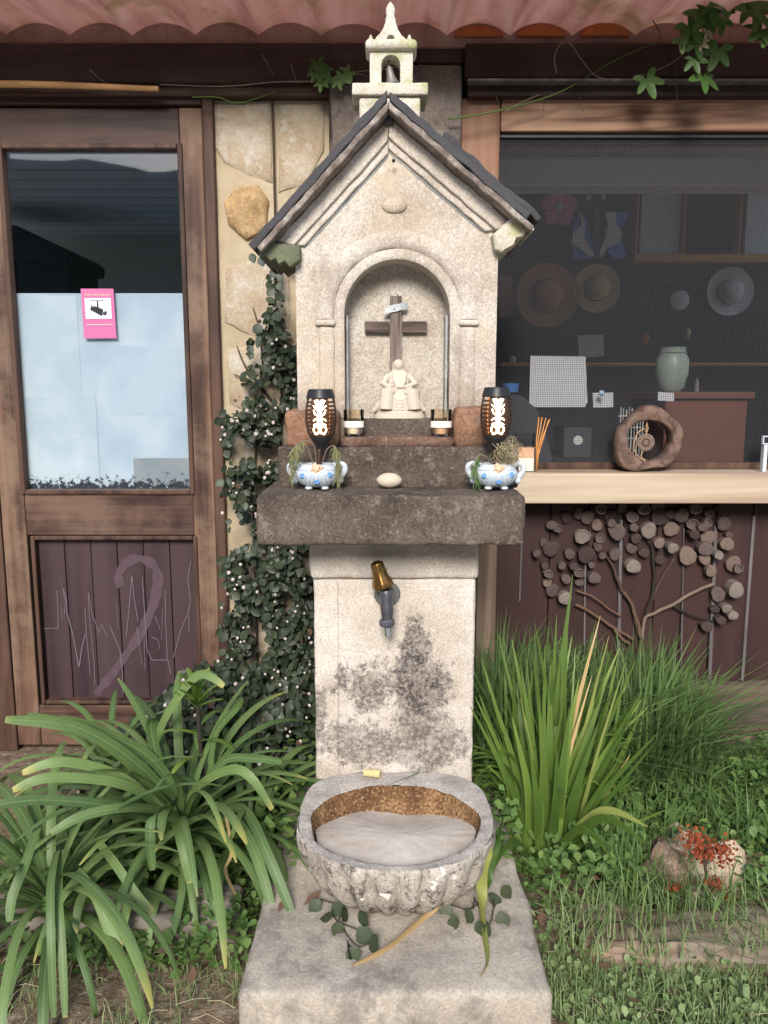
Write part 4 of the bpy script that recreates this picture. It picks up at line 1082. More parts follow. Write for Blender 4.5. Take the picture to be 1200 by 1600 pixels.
# two-handled pots with roses, lanterns standing in them, and what grows there
def pot(px, lab, seedl):
    c = at(px, 756, 1.715); c.z = zsh1 + .0005; c.y = 1.715
    t = thing('ceramic_pot', c, lab, 'pot'); X_ = .86
    MB().lathe([(.018,.006),(.030,.007),(.046,.015),(.056,.030),(.056,.040),(.049,.050),(.043,.055),(.0435,.058),(.040,.058),(.039,.052),(.046,.042),(.044,.025),(.001,.020)], c, 40, Matrix.Diagonal((.88,.74,1)), cap=False).build('bowl', 'white_ceramic', t, smooth=60)
    for s_ in (-1, 1):
        hp = smoothpath([c+Vector((s_*a*.87, 0, b)) for a, b in ((.040,.053),(.055,.0575),(.069,.054),(.0705,.042),(.062,.030),(.055,.022))], 5)
        MB().tube(hp, [.0068]*len(hp), 10).build('handle', 'white_ceramic', t, smooth=180)
        MB().ball(c+Vector((s_*.050,-.002,.019)), .0075,.007,.007, 10, 7).build('scroll_end', 'white_ceramic', t, smooth=180)
    for a in (-.018, .018):
        MB().ball(c+Vector((a,-.016,.0045)), .009,.008,.0046, 10, 7).build('foot', 'white_ceramic', t, smooth=180)
    MB().ball(c+Vector((0,.020,.0045)), .009,.008,.0046, 10, 7).build('foot', 'white_ceramic', t, smooth=180)
    def surf(th, z, off=.0012):
        prof = [(.006,.018),(.007,.030),(.015,.046),(.030,.056),(.040,.056),(.050,.049),(.055,.043)]
        for (z0, r0), (z1, r1) in zip(prof[:-1], prof[1:]):
            if z0 <= z <= z1: rr = r0 + (r1-r0)*(z-z0)/(z1-z0); break
        else: rr = .043
        rr = rr*.88 + off; return c + Vector((rr*math.sin(th), -rr*.84*math.cos(th), z))
    for th0, z0 in ((-.62,.034),(.05,.021),(.62,.036)):              # blue blossoms
        mb = MB(); cc2 = surf(th0, z0, .0008)
        for kx in range(5):
            aa = 2*math.pi*kx/5; mb.ball(cc2 + Vector((math.cos(aa)*.0038, 0, math.sin(aa)*.0034)), .0034,.0018,.0032, 8, 6)
        mb.build('blue_blossom', 'blue_glaze', t, smooth=180)
    for th0 in (-.95,-.45,.0,.42,.9):                                # fan of petals under the rose, outlined in blue
        for dth in (-.13, .13):
            P = [surf(th0*.35 + dth*.3, .044), surf(th0*.8 + dth*.8, .030), surf(th0 + dth, .019)]
            MB().tube(smoothpath(P, 4), .0007, 6).build('petal_outline', 'pale_blue_glaze', t, smooth=180)
    for th0, th1, z in ((-1.15,-.35,.046),(.4,1.15,.046),(.4,1.1,.037)):
        MB().tube([surf(th0 + (th1-th0)*i/6, z) for i in range(7)], .0008, 6).build('rim_line', 'pale_blue_glaze', t, smooth=180)
    mb = MB(); rc = c + Vector((0,-.035,.048))                        # rose
    for k_ in range(9):
        aa = k_*2.4; r_ = .0022 + .0011*k_
        mb.ball(rc + Vector((math.cos(aa)*r_, -.006+.0007*k_, math.sin(aa)*r_)), .0062,.0030,.0052, 8, 6, .2, 8, k_)
    mb.build('rose', 'terracotta_rose', t, smooth=180)
    MB().add([rc+Vector((-.007,0,-.008)), rc+Vector((.007,0,-.008)), rc+Vector((0,-.003,-.017)), rc+Vector((0,.003,-.010))], [(0,2,1),(0,3,2),(1,2,3),(0,1,3)]).build('rose_leaf', 'terracotta_rose', t)
    MB().lathe([(.0005,.047),(.038,.047),(.0385,.044),(.0005,.042)], c, 24, Matrix.Diagonal((.88,.74,1))).build('soil', 'brown_stem', t)
    return c
cL = pot(496, 'white and blue two-handled pot with rose, holding two drooping green tufts', 1)
cR = pot(774, 'white and blue two-handled pot with rose, holding curled straw by the window', 2)

def lantern(c, px, ptop, pbot, dx, lab, seed):
    base = c + Vector((0,0,.046))
    top = at(px, ptop, c.y).z; bot = at(px, pbot, c.y).z; x0 = at(px, 640, c.y).x; hh = top - bot
    L = Vector((x0, c.y + .004, bot))
    t = thing('solar_lantern', base, lab, 'lantern')
    MB().lathe([(.018,hh*.80),(.0315,hh*.80),(.0325,hh*.815),(.028,hh*.965),(.0262,hh),(.001,hh)], L, 12).build('cap', 'black_plastic', t, smooth=30)
    def rad(f): return .0235 + .0105*math.sin(math.pi*min(1, max(0, f*.92+.10)))
    MB().lathe([(rad(f/8*.8)*.60, hh*.8*f/8) for f in range(9)], L, 16).build('light_core', 'lantern_core', t, smooth=60)
    for k_ in range(9):                                               # slats either side of the pierced panel
        z = hh*(.035 + .775*k_/9); r_ = rad(z/hh)
        for sg in (-1, 1):
            mb = MB(); P = []
            for i in range(15):
                th = R(32) + (R(158)-R(32))*i/14
                P.append(L + Vector((sg*r_*math.sin(th), -r_*math.cos(th), z)))
            n_ = len(P); 
            for p in P:
                d = (p - L); d.z = 0; d.normalize()
                for a_, b_ in ((0,-.0020),(0,.0020),(-.006,.0020),(-.006,-.0020)): mb.v.append(p + d*a_ + Vector((0,0,b_)))
            for i in range(n_-1):
                for j in range(4): mb.f.append((i*4+j, i*4+(j+1)%4, (i+1)*4+(j+1)%4, (i+1)*4+j))
            mb.f += [(3,2,1,0), ((n_-1)*4, (n_-1)*4+1, (n_-1)*4+2, (n_-1)*4+3)]
            mb.build('slat', 'lantern_brown', t)
    for th in (-90, -34, 34, 90, 155, 205):
        th = R(th); mb = MB()
        mb.tube([L + Vector((rad(f/8*.8)*.965*math.sin(th), -rad(f/8*.8)*.965*math.cos(th), hh*.8*f/8)) for f in range(9)], .0022, 6); mb.build('rib', 'lantern_brown', t, smooth=60)
    # pierced front panel: dark plate with glowing scrollwork
    mb = MB()
    for f in range(9):
        for i in range(7):
            th = R(-33) + R(66)*i/6; r_ = rad(f/8*.8)*.985; mb.v.append(L + Vector((r_*math.sin(th), -r_*math.cos(th), hh*.80*f/8)))
    for f in range(8):
        for i in range(6): a = f*7+i; mb.f.append((a, a+1, a+8, a+7))
    pan = mb.build('pierced_panel', 'lantern_brown', t, smooth=60)
    def onp(u, f):
        th = u*R(33)/1.0; r_ = rad(f)*.985 + .0011; return L + Vector((r_*math.sin(th), -r_*math.cos(th), hh*f))
    def curl(pts, wd):
        P = smoothpath([Vector((u, f, 0)) for u, f in pts], 5); P = [onp(p.x, p.y) for p in P]
        MB().tube(P, [wd*(.7+.3*math.sin(math.pi*i/(len(P)-1))) for i in range(len(P))], 6, flat=.5).build('cut_out', 'lantern_glow', pan, smooth=180)
    for sg in (-1, 1):
        circ = [(sg*(.45 + .36*math.cos(a)), .135 + .075*math.sin(a)) for a in [R(-90) + R(330)*i/8 for i in range(9)]]
        curl(circ, .0026)
        curl([(sg*.05,.24),(sg*.35,.27),(sg*.72,.24)], .0022)
        curl([(sg*.10,.22),(sg*.15,.36),(sg*.10,.52),(sg*.28,.66),(sg*.62,.76)], .0026)
        curl([(sg*.20,.34),(sg*.45,.37),(sg*.72,.33)], .0024)
        curl([(sg*.22,.44),(sg*.50,.47),(sg*.68,.56)], .0024)
        curl([(sg*.16,.54),(sg*.40,.58),(sg*.75,.65)], .0022)
        curl([(sg*.05,.60),(sg*.10,.70),(sg*.34,.77)], .0022)
        curl([(sg*.30,.05),(sg*.55,.045),(sg*.70,.06)], .0024)
    curl([(0,.06),(.03,.20),(0,.34),(-.03,.50),(0,.72)], .0024)
    MB().lathe([(rad(0)*.98,.002),(rad(0)*.96,-.004),(.016,-.016),(.008,-.026),(.006,-.034),(.001,-.034)], L, 16).build('bottom_cone', 'black_plastic', t, smooth=40)
    b2 = base + Vector((dx, 0, 0)); P = smoothpath([L+Vector((0,0,-.030)), L.lerp(b2, .5)+Vector((-.002,0,0)), b2], 5)
    MB().tube(P, .0055, 8).build('stake', 'lantern_brown', t, smooth=60)
lantern(cL, 501, 608, 681, .004, 'lit slatted solar lantern standing in the pot with drooping green tufts', 1)
lantern(cR, 775.5, 605, 681, .0, 'lit slatted solar lantern standing in the pot with curled straw near the window', 2)

def wisp(name, c, specs, mt, lab, n, seed):
    r2 = random.Random(seed); t = thing(name, c + Vector((0,0,.047)), lab, 'plant')
    st = MB(); fo = MB()
    for x0, xe, h, hang, spread in specs:
        p0 = c + Vector((x0*.4, .004, .048)); p1 = c + Vector((x0, -.006, .048 + h*.8)); p2 = c + Vector((xe, -.014, .048+h))
        P = smoothpath([p0, p1, p2, p2 + Vector(((xe-x0)*.5, -.012, -hang*.4)), p2 + Vector(((xe-x0)*.4, -.018, -hang))], 5)
        o = MB().tube(P, .0011, 5).build('stem', 'dry_stem', t, smooth=180)
        for i in range(n):
            k_ = r2.randrange(len(P)//2, len(P)); p = P[k_]
            L_ = .010 + .02*r2.random(); d = Vector((r2.uniform(-1,1)*spread, r2.uniform(-1,.4)*spread, -r2.random()-.3)).normalized()
            q2 = p + d*L_*.5 + Vector((r2.uniform(-.003,.003),0,0)); q3 = p + d*L_ + Vector((0,0,-.004))
            fo.ribbon([p, q2, q3], [.0014,.0022,.0004], (1,.2,0), .1)
    o = fo.build('foliage', mt, t); o['kind'] = 'stuff'
wisp('drooping_plant', cL, [(-.02,-.043,.055,.070,.5),(.022,.040,.050,.072,.5),(-.006,-.03,.062,.03,.3)], 'pot_grass', 'two thin drooping green tufts hanging over both handles of the pot near the creeper', 60, 3)
wisp('drooping_plant', cR, [(-.02,-.040,.030,.055,.5)], 'ivy_leaf', 'short green tuft hanging over the handle of the pot near the window', 60, 4)
# nest of curled straw in the pot by the window
t = thing('dry_straw', cR + Vector((.022,0,.047)), 'tangle of curled dry straw in the pot near the window', 'straw')
r2 = random.Random(11); a_ = MB(); b_ = MB()
for i in range(110):
    ctr = cR + Vector((.022+r2.gauss(0,.008), -.006+r2.gauss(0,.008), .075+r2.gauss(0,.012))); rr_ = .010+.014*r2.random(); ph = r2.random()*6; ax = Vector((r2.gauss(0,1), r2.gauss(0,1), r2.gauss(0,.6))).normalized(); bx_ = ax.orthogonal().normalized(); cx_ = ax.cross(bx_)
    P = [ctr + (bx_*math.cos(ph+k_*.5) + cx_*math.sin(ph+k_*.5))*rr_*(1+.1*k_) for k_ in range(7)]
    (a_ if i % 3 else b_).tube(P, .00055, 4, False)
a_.build('strands', 'straw', t)['kind'] = 'stuff'; b_.build('strands', 'pot_grass', t)['kind'] = 'stuff'

# ------------------------------------------------------------------ sign on the door glass
ys_ = yd + .017
def sp_(u, v, dy=0):   # u,v in 0..1 over the sign face (v down), slightly skewed as it hangs
    a, b, c_, d_ = at(126,451,ys_), at(177,451,ys_), at(131.5,529,ys_), at(182,528.5,ys_)
    p = a.lerp(b, u).lerp(c_.lerp(d_, u), v); p.y = ys_ - dy; return p
def plate(u0, u1, v0, v1, dy, th=.0006):
    P = [sp_(u0,v0,dy), sp_(u1,v0,dy), sp_(u1,v1,dy), sp_(u0,v1,dy)]; B = [p + Vector((0,th,0)) for p in P]
    return MB().add(P+B, [(0,3,2,1),(4,5,6,7),(0,1,5,4),(1,2,6,5),(2,3,7,6),(3,0,4,7)])
sign = thing('warning_sign', sp_(.5,1), 'pink warning sign with a black camera symbol on the door glass', 'sign')
plate(0,1,0,1,0,.0015).build('panel', 'sign_pink', sign)
plate(.10,.90,.19,.60,.0007).build('symbol_field', 'sign_white', sign)
def poly(pts, dy, mt, nm):
    P = [sp_(u,v,dy) for u,v in pts]; n_ = len(P); MB().add(P + [p+Vector((0,.0004,0)) for p in P], [tuple(range(n_))[::-1], tuple(range(n_,2*n_))] + [(i,(i+1)%n_,(i+1)%n_+n_,i+n_) for i in range(n_)]).build(nm, mt, sign)
poly([(.27,.235),(.68,.235),(.68,.250),(.27,.250)], .0014, 'sign_black', 'camera_mount')
poly([(.47,.25),(.51,.25),(.52,.40),(.46,.40)], .0013, 'sign_black', 'camera_arm')
poly([(.30,.325),(.66,.415),(.60,.555),(.25,.425)], .0015, 'sign_black', 'camera_body')
poly([(.66,.46),(.70,.45),(.67,.53),(.62,.52)], .0013, 'sign_black', 'camera_lens')
poly([(.72,.445),(.77,.465),(.72,.545),(.67,.525)], .0015, 'sign_black', 'camera_hood')
poly([(.33,.345),(.36,.345),(.36,.365),(.33,.365)], .0019, 'sign_white', 'camera_spot')
poly([(.10,.715),(.92,.715),(.92,.728),(.10,.728)], .0012, 'sign_cream', 'rule_line')
def text(body, u, v, size, mt, parent, width=None):
    cu_ = bpy.data.curves.new('lettering', 'FONT'); cu_.body = body; cu_.size = size; cu_.align_x = 'CENTER'; cu_.align_y = 'CENTER'; cu_.extrude = .0002
    tmp = bpy.data.objects.new('tmp_text', cu_); COL.objects.link(tmp)
    dg = bpy.context.evaluated_depsgraph_get(); me = bpy.data.meshes.new_from_object(tmp.evaluated_get(dg)); bpy.data.objects.remove(tmp)
    me.name = 'lettering'; me.materials.clear(); me.materials.append(MAT[mt])
    o = bpy.data.objects.new('lettering', me); COL.objects.link(o)
    put(o, sp_(u, v, .0008), parent); o.rotation_euler = (R(90), 0, 0)
    if width:
        xs_ = [q.co.x for q in me.vertices]; o.scale = (width/(max(xs_)-min(xs_)), 1, 1)
text('ZONA VIDEOVIGILADA', .5, .125, .0085, 'sign_cream', sign, .080)

# ------------------------------------------------------------------ things on the sill
zsl = at(1000,740,ysl).z
c = at(1008, 737, 2.375); c.z = zsl
ring = thing('hollow_log_slice', c, 'thick brown hollow log slice standing upright on the pale sill', 'log slice')
mb = MB(); N = 64
def ro(t):
    return .100*(1 + .05*math.sin(2*t+.4) + .06*math.cos(3*t+1.2) + .035*math.sin(5*t)) 
def ri(t): return .066*(1 + .05*math.cos(2*t+.5) + .04*math.sin(3*t))
cz = c.z + .097
vs = []
for rf, y in ((ri, 2.35), (lambda t: ri(t)+.004, 2.346), (lambda t: ro(t)-.006, 2.344), (ro, 2.35), (ro, 2.40), (lambda t: ro(t)-.005, 2.405), (lambda t: ri(t)+.004, 2.405), (ri, 2.40)):
    for j in range(N):
        t_ = 2*math.pi*j/N; r_ = rf(t_) + .0025*noise.noise(Vector((math.cos(t_)*6, math.sin(t_)*6, y*30)))
        vs.append((c.x + r_*math.cos(t_), y, cz + r_*math.sin(t_)))
fs = [(i*N+j, i*N+(j+1)%N, ((i+1)%8)*N+(j+1)%N, ((i+1)%8)*N+j) for i in range(8) for j in range(N)]
zmin = min(p[2] for p in vs); vs = [(x, y, z - zmin + c.z) for x, y, z in vs]; cz += c.z - zmin
bm = bmesh.new(); bv = [bm.verts.new(p) for p in vs]; [bm.faces.new([bv[i] for i in f]) for f in fs]
bmesh.ops.recalc_face_normals(bm, faces=bm.faces); bm.verts.index_update(); mb.v = [v.co.copy() for v in bm.verts]; mb.f = [tuple(v.index for v in f.verts) for f in bm.faces]; bm.free()
mb.build('wood_ring', 'hollow_wood', ring, smooth=50)
dc = at(1008.5, 691, 2.365)
med = thing('hanging_disc', dc + Vector((0,0,.066)), 'small round cream disc hung on twine inside the hollow log slice', 'pendant')
Mx = Matrix.Rotation(R(90), 3, 'X')
MB().lathe([(.001,-.005),(.022,-.005),(.027,-.002),(.027,.004),(.023,.006),(.019,.0045),(.016,.0055),(.001,.0055)], dc, 28, Mx).build('disc', 'slice_pale', med, smooth=40)
MB().lathe([(.009,.0055),(.0095,.0075),(.012,.0075),(.0125,.0055)], dc, 24, Mx, cap=False).build('carved_ring', 'brass', med, smooth=40)
MB().tube([dc + Vector((0,-.004,.010)), dc + Vector((0,-.004,.027)), dc + Vector((.002,0,.045)), dc + Vector((.001,0,.070))], .0022, 6).build('twine', 'twine', med, smooth=180)
for q in range(3): MB().ball(dc + Vector((.001+.002*(q % 2),-.001,.034+.008*q)), .005,.004,.0045, 10, 7, .3, 8, q).build('knot', 'twine', med, smooth=180)
MB().tube(smoothpath([dc+Vector(p) for p in ((-.004,0,.042),(-.024,0,.030),(-.034,0,.004),(-.034,0,-.022),(-.018,0,-.046),(.004,0,-.058))], 5), .0022, 6).build('twine', 'twine', med, smooth=180)
MB().tube(smoothpath([dc+Vector(p) for p in ((-.004,0,-.026),(-.012,0,-.040),(-.006,0,-.050),(.003,0,-.054))], 5), .0016, 6).build('twine', 'twine', med, smooth=180)
# glass box and incense sticks beside the right lantern
b0, b1 = at(806, 735, 2.36), at(834, 735, 2.36)
boxt = thing('clear_box', ((b0.x+b1.x)/2, 2.37, zsl), 'small clear box with pale bottom on the sill beside the lantern', 'box')
hb = at(820, 676, 2.36).z - zsl
MB().box(b0.x, b1.x, 2.345, 2.40, zsl+.001, zsl+hb).build('case', 'clear_plastic', boxt)
MB().box(b0.x+.003, b1.x-.003, 2.349, 2.396, zsl+.003, zsl+hb*.36).build('pale_filling', 'label_paper', boxt)
MB().box(b0.x+.003, b1.x-.003, 2.349, 2.396, zsl+hb*.365, zsl+hb*.62).build('brown_filling', 'terracotta_rose', boxt)
for i, (a, b, c_, d_) in enumerate(((838,705,847,652),(840,704,853,653),(842,698,859,655),(838,690,842,652),(841,712,857,657))):
    P = [at(a,b,2.352-.002*i), at(c_,d_,2.36)]; P.insert(0, Vector((b1.x+.006, 2.35, zsl+.0015)))
    MB().tube(P, .0016, 6).build('incense_stick', 'sticks', None, 180, 'thin amber incense stick leaning in the bunch by the clear box', 'incense stick', 'bunch of incense sticks on the sill')
# white clip-framed trinket at the edge of the window
c = at(1192, 735, 2.36); c.z = zsl
tr = thing('white_trinket', c, 'small white trinket with dark oval window on the sill', 'ornament')
bevel(MB().box(c.x-.006, c.x+.006, 2.35, 2.37, zsl, zsl+.085).build('stem', 'white_ceramic', tr), .002)
z0 = at(1192, 688, 2.36).z
mb = MB(); 
for a, b, p, q2 in ((-.012,.03,-.012,-.008),(-.012,.03,.010,.014),(-.012,-.008,-.0079,.0099),(.026,.03,-.0079,.0099)): mb.box(c.x+a, c.x+b, 2.348, 2.362, z0+p, z0+q2)
bevel(mb.build('frame', 'white_ceramic', tr), .0015)
MB().box(c.x-.0079, c.x+.0259, 2.352, 2.358, z0-.0079, z0+.0099).build('dark_glass', 'sign_black', tr)

# ------------------------------------------------------------------ things in the room behind the screen
yr = 3.98
def hat(px, py, rpx, mt, lab, crown=.5):
    c = at(px, py, yr); r_ = (at(px+rpx, py, yr).x - c.x)
    Mh = Matrix.Rotation(R(90), 3, 'X')
    t = thing('straw_hat', c, lab, 'hat')
    MB().lathe([(r_*crown,0),(r_*.8,.006),(r_*.97,.018),(r_,.020),(r_*.97,.015),(r_*.8,.002),(r_*crown,-.006)], c + Vector((0,.03,0)), 48, Mh, cap=False).build('brim', mt, t, smooth=60)
    MB().lathe([(r_*crown*1.01,.0),(r_*crown*.93,.05),(r_*crown*.72,.075),(r_*.15,.08),(.001,.078)], c + Vector((0,.03,0)), 36, Mh, cap=False).build('crown', mt, t, smooth=60)
    MB().lathe([(r_*crown*1.03,.002),(r_*crown*1.0,.020),(r_*crown*1.02,.020),(r_*crown*1.05,.002)], c + Vector((0,.03,0)), 36, Mh, cap=False).build('hat_band', 'room_dark', t, smooth=60)
hat(856, 461, 49, 'brown_hat', 'large brown straw hat on the room wall under a pink flower')
hat(934, 450, 37, 'straw_hat', 'pale yellow straw hat on the room wall beside the brown one')
hat(1143, 455, 37, 'grey_hat', 'light grey straw hat on the room wall below the latticed cabinet')
def flower(px, py, rpx, mt, lab, n_=5, eye='white_felt', y=yr):
    c = at(px, py, y); r_ = at(px+rpx, py, y).x - c.x; t = thing('felt_flower', c, lab, 'flower')
    for i in range(n_):
        a = 2*math.pi*i/n_ + .3; MB().ball(c + Vector((math.cos(a)*r_*.55, 0, math.sin(a)*r_*.55)), r_*.46, .014, r_*.42, 12, 8, .2, 6, i).build('petal', mt, t, smooth=180)
    MB().ball(c + Vector((0,-.014,0)), r_*.25,.012,r_*.25, 12, 8).build('centre', eye, t, smooth=180)
flower(873, 324, 30, 'pink_felt', 'large pink flower decoration hanging in the room')
c = at(940, 372, 3.9); t = thing('fabric_butterfly', c, 'blue and white winged hanging decoration above the straw hats', 'ornament')
for nm, pts, mt, y in (('blue_wing', [(898,340),(915,335),(930,395),(920,405),(896,404),(893,372)], 'blue_felt', 3.92), ('blue_wing', [(985,333),(962,330),(950,395),(960,404),(980,402),(968,360)], 'blue_felt', 3.92),
        ('white_wing', [(906,330),(914,345),(914,372),(930,400),(922,402),(905,388),(893,380),(896,362),(908,352)], 'white_felt', 3.90), ('white_wing', [(946,332),(962,330),(964,350),(972,362),(970,378),(950,386),(938,404),(934,400),(946,372),(950,352)], 'white_felt', 3.90),
        ('body', [(926,325),(938,325),(938,404),(930,408)], 'grey_fabric', 3.895)):
    P = [at(a, b, y) for a, b in pts]; bevel(MB().prism([(p.x, p.z) for p in P], y, y+.012).build(nm, mt, t), .003)
for a, b in ((919, 308), (942, 308)):
    MB().ball(at(a,b,3.89), .013,.013,.013, 12, 8).build('eye_bead', 'white_felt', t, smooth=180)
for a in (930, 926): MB().tube([at(a,300,3.895), at(a+1,330,3.895)], .002, 5).build('string', 'dry_stem', t)
# cabinet with lattice doors
t = thing('wall_cabinet', at(1090, 400, 3.95), 'amber wooden wall cabinet with grey lattice panels high in the room', 'cabinet')
for a, b, c_, d_ in ((990,1200,398,410),(990,998,290,398),(1150,1160,290,398),(1066,1070,290,398),(1260,1270,290,410)):
    p, q2 = at(a, d_, 3.9), at(b, c_, 3.9); bevel(MB().box(p.x, q2.x, 3.88, 3.93, p.z, q2.z).build('frame', 'amber_wood', t), .003)
for a, b in ((999,1065),(1162,1258)):
    p, q2 = at(a, 397, 3.92), at(b, 292, 3.92); MB().box(p.x, q2.x, 3.915, 3.93, p.z, q2.z).build('lattice_panel', 'woven_grey', t)
# flat papers, jar and small things
def card(name, pts, y, lab, cat, mt='card'):
    P = [at(a, b, y) for a, b in pts]; MB().prism([(p.x, p.z) for p in P], y, y+.004).build(name, mt, None, None, lab, cat)
card('paper_pad', [(827,636),(829,556),(915,557),(918,628),(914,636)], 3.2, 'big white sheet of paper pinned up behind the screen', 'paper')
card('paper_note', [(903,524),(943,523),(944,556),(905,560)], 3.9, 'grey paper note hanging above the big white sheet', 'paper', 'grey_hat')
card('paper_card', [(926,614),(958,613),(958,636),(927,637)], 3.2, 'small square card propped beside the big white sheet', 'card')
card('paper_tag', [(1028,612),(1053,614),(1053,627),(1028,626)], 3.1, 'small white tag below the pale jar', 'tag')
c = at(1048, 612, 3.3)
t = thing('ceramic_jar', c, 'tall pale glazed jar standing in the room behind the screen', 'jar')
r_ = at(1073,580,3.3).x - at(1048,580,3.3).x; hj = at(1048,543,3.3).z - c.z
MB().lathe([(r_*.55,0),(r_*.8,hj*.1),(r_,hj*.45),(r_*.98,hj*.72),(r_*.78,hj*.86),(r_*.72,hj*.9),(r_*.8,hj),(r_*.7,hj),(.001,hj*.9)], c, 32, cap=False).build('body', 'jar_glaze', t, smooth=50)
MB().lathe([(r_*.80,hj*.86),(r_*.86,hj*.88),(r_*.80,hj*.90)], c, 32, cap=False).build('neck_ring', 'jar_glaze', t, smooth=50)
ztab = c.z
desk = thing('wooden_desk', at(1080, 700, 3.4), 'reddish brown wooden desk under the pale jar', 'desk')
p, q2 = at(1035, 720, 3.2), at(1168, 628, 3.2)
bevel(MB().box(p.x, q2.x, 3.2, 3.65, .03, ztab-.03).build('carcass', 'red_wood', desk), .004)
bevel(MB().box(p.x-.02, q2.x+.02, 3.18, 3.67, ztab-.0298, ztab-.001).build('desk_top', 'red_wood', desk), .004)
t = thing('chair', at(800, 735, 2.8), 'grey padded chair back behind the lantern and incense', 'chair')
P = [at(a, b, 2.8) for a, b in ((770,740),(770,640),(780,618),(815,617),(840,640),(858,690),(868,740))]
bevel(MB().prism([(q3.x, q3.z) for q3 in P], 2.8, 2.86).build('backrest', 'grey_fabric', t), .012)
for a in (775, 862):
    q3 = at(a, 738, 2.82); MB().tube([(q3.x,2.83,.031),(q3.x,2.83,q3.z+.01)], .014, 8).build('leg', 'black_plastic', t)
for px, py, rp, lab, mt in ((1062,469,15,'round pale plate on the dark room wall','grey_hat'),(801,562,6,'small white round knob on the room wall','white_felt')):
    c = at(px,py,4.0); r_ = at(px+rp,py,4.0).x - c.x
    MB().lathe([(.001,.02),(r_*.6,.016),(r_,.004),(r_,-.004),(.001,-.02)], c, 24, Mx).build('wall_plate', mt, None, 50, lab, 'plate')
t = thing('shelf_board', at(1000, 568, 4.0), 'thin brown shelf board along the dark room wall', 'shelf')
p = at(780, 572, 4.0); q2 = at(1200, 563, 4.0); bevel(MB().box(p.x, q2.x+.2, 3.94, 4.058, p.z, p.z+.016).build('board', 'amber_wood', t), .002)
for a, b, mt, lab in ((1008,530,'rust_tile','small rust coloured ornament on the room wall'),(1075,520,'straw_hat','slim straw bundle hanging on the room wall'),(1088,610,'white_felt','thin white bent wire stand on the desk')):
    p = at(a,b,3.99); mb = MB(); mb.ball(p, .022 if mt == 'rust_tile' else .012, .012, .03 if mt != 'white_felt' else .06, 10, 8, .4, 8, a); mb.build('small_ornament', mt, None, 180, lab, 'ornament')
MB().ball(at(940,614,3.15), .012,.012,.012, 12, 8).build('glass_bead', 'pale_blue_glaze', None, 180, 'small pale blue bead standing behind the square card', 'bead')
t = thing('storage_box', at(915, 690, 3.3), 'dark grey box with round badge on the room bench', 'box')
p, q2 = at(880, 715, 3.3), at(925, 668, 3.3); bevel(MB().box(p.x, q2.x, 3.3, 3.5, p.z, q2.z).build('case', 'grey_fabric', t), .004)
MB().lathe([(.001,.003),(.02,.003),(.02,-.003),(.001,-.003)], at(903,688,3.297), 18, Mx).build('badge', 'grey_hat', t)
t = thing('room_bench', at(940, 740, 3.35), 'dark bench carrying boxes behind the insect screen', 'bench')
p, q2 = at(790, 720, 3.1), at(1030, 716, 3.1); MB().box(p.x, q2.x, 3.1, 3.9, p.z-.03, at(880,715,3.3).z-.001).build('bench_top', 'room_dark', t)
for a in (p.x+.03, q2.x-.03): MB().box(a-.02, a+.02, 3.14, 3.18, .031, p.z-.031).build('leg', 'room_dark', t)
t = thing('wire_rack', at(986, 690, 3.2), 'grey wire rack standing on the bench behind the hollow log slice', 'rack')
zr_ = at(880,715,3.3).z
for i in range(9):
    q3 = at(968 + 4.4*i, 690, 3.2); MB().tube([(q3.x, 3.2, zr_), (q3.x, 3.2, at(968,636+2*(i % 3),3.2).z)], .0022, 5).build('wire', 'grey_hat', t)
for yy_ in (650, 668, 685):
    p, q3 = at(966, yy_, 3.203), at(1006, yy_, 3.203); MB().tube([p, q3], .0022, 5).build('cross_wire', 'grey_hat', t)
p = at(798, 612, 3.5); t = thing('blue_tub', p, 'small blue tub behind the chair back', 'tub')
MB().lathe([(.03,0),(.035,.03),(.037,.03),(.032,-.002)], p, 18, cap=False).build('shell', 'blue_felt', t, smooth=50)
MB().lathe([(.001,.031),(.038,.031),(.038,.037),(.001,.039)], p, 18).build('lid', 'blue_felt', t, smooth=40)
card('wall_picture', [(779,430),(800,430),(802,490),(780,497)], 4.03, 'narrow red and tan picture beside the large brown hat', 'picture', 'brown_hat')
# furniture seen through the door glass
t = thing('dark_cupboard', at(40, 470, 4.6), 'dark blue cupboard corner in the room behind the door glass', 'cupboard')
P = [at(a,b,4.6) for a,b in ((-40,345),(25,352),(95,385),(107,395),(105,412),(-40,400))]
bevel(MB().prism([(q3.x,q3.z) for q3 in P], 4.6, 5.2).build('cornice', 'navy_furniture', t), .01)
for a, b in ((-40,12),(60,103)):
    p, q2 = at(a,900,4.65), at(b,410,4.65); MB().box(p.x, q2.x, 4.65, 5.15, .031, q2.z).build('side', 'navy_furniture', t)
p, q2 = at(12,900,4.9), at(60,408,4.9); MB().box(p.x, q2.x, 4.9, 5.1, .031, q2.z-.1).build('door_panel', 'blue_gray_room', t)

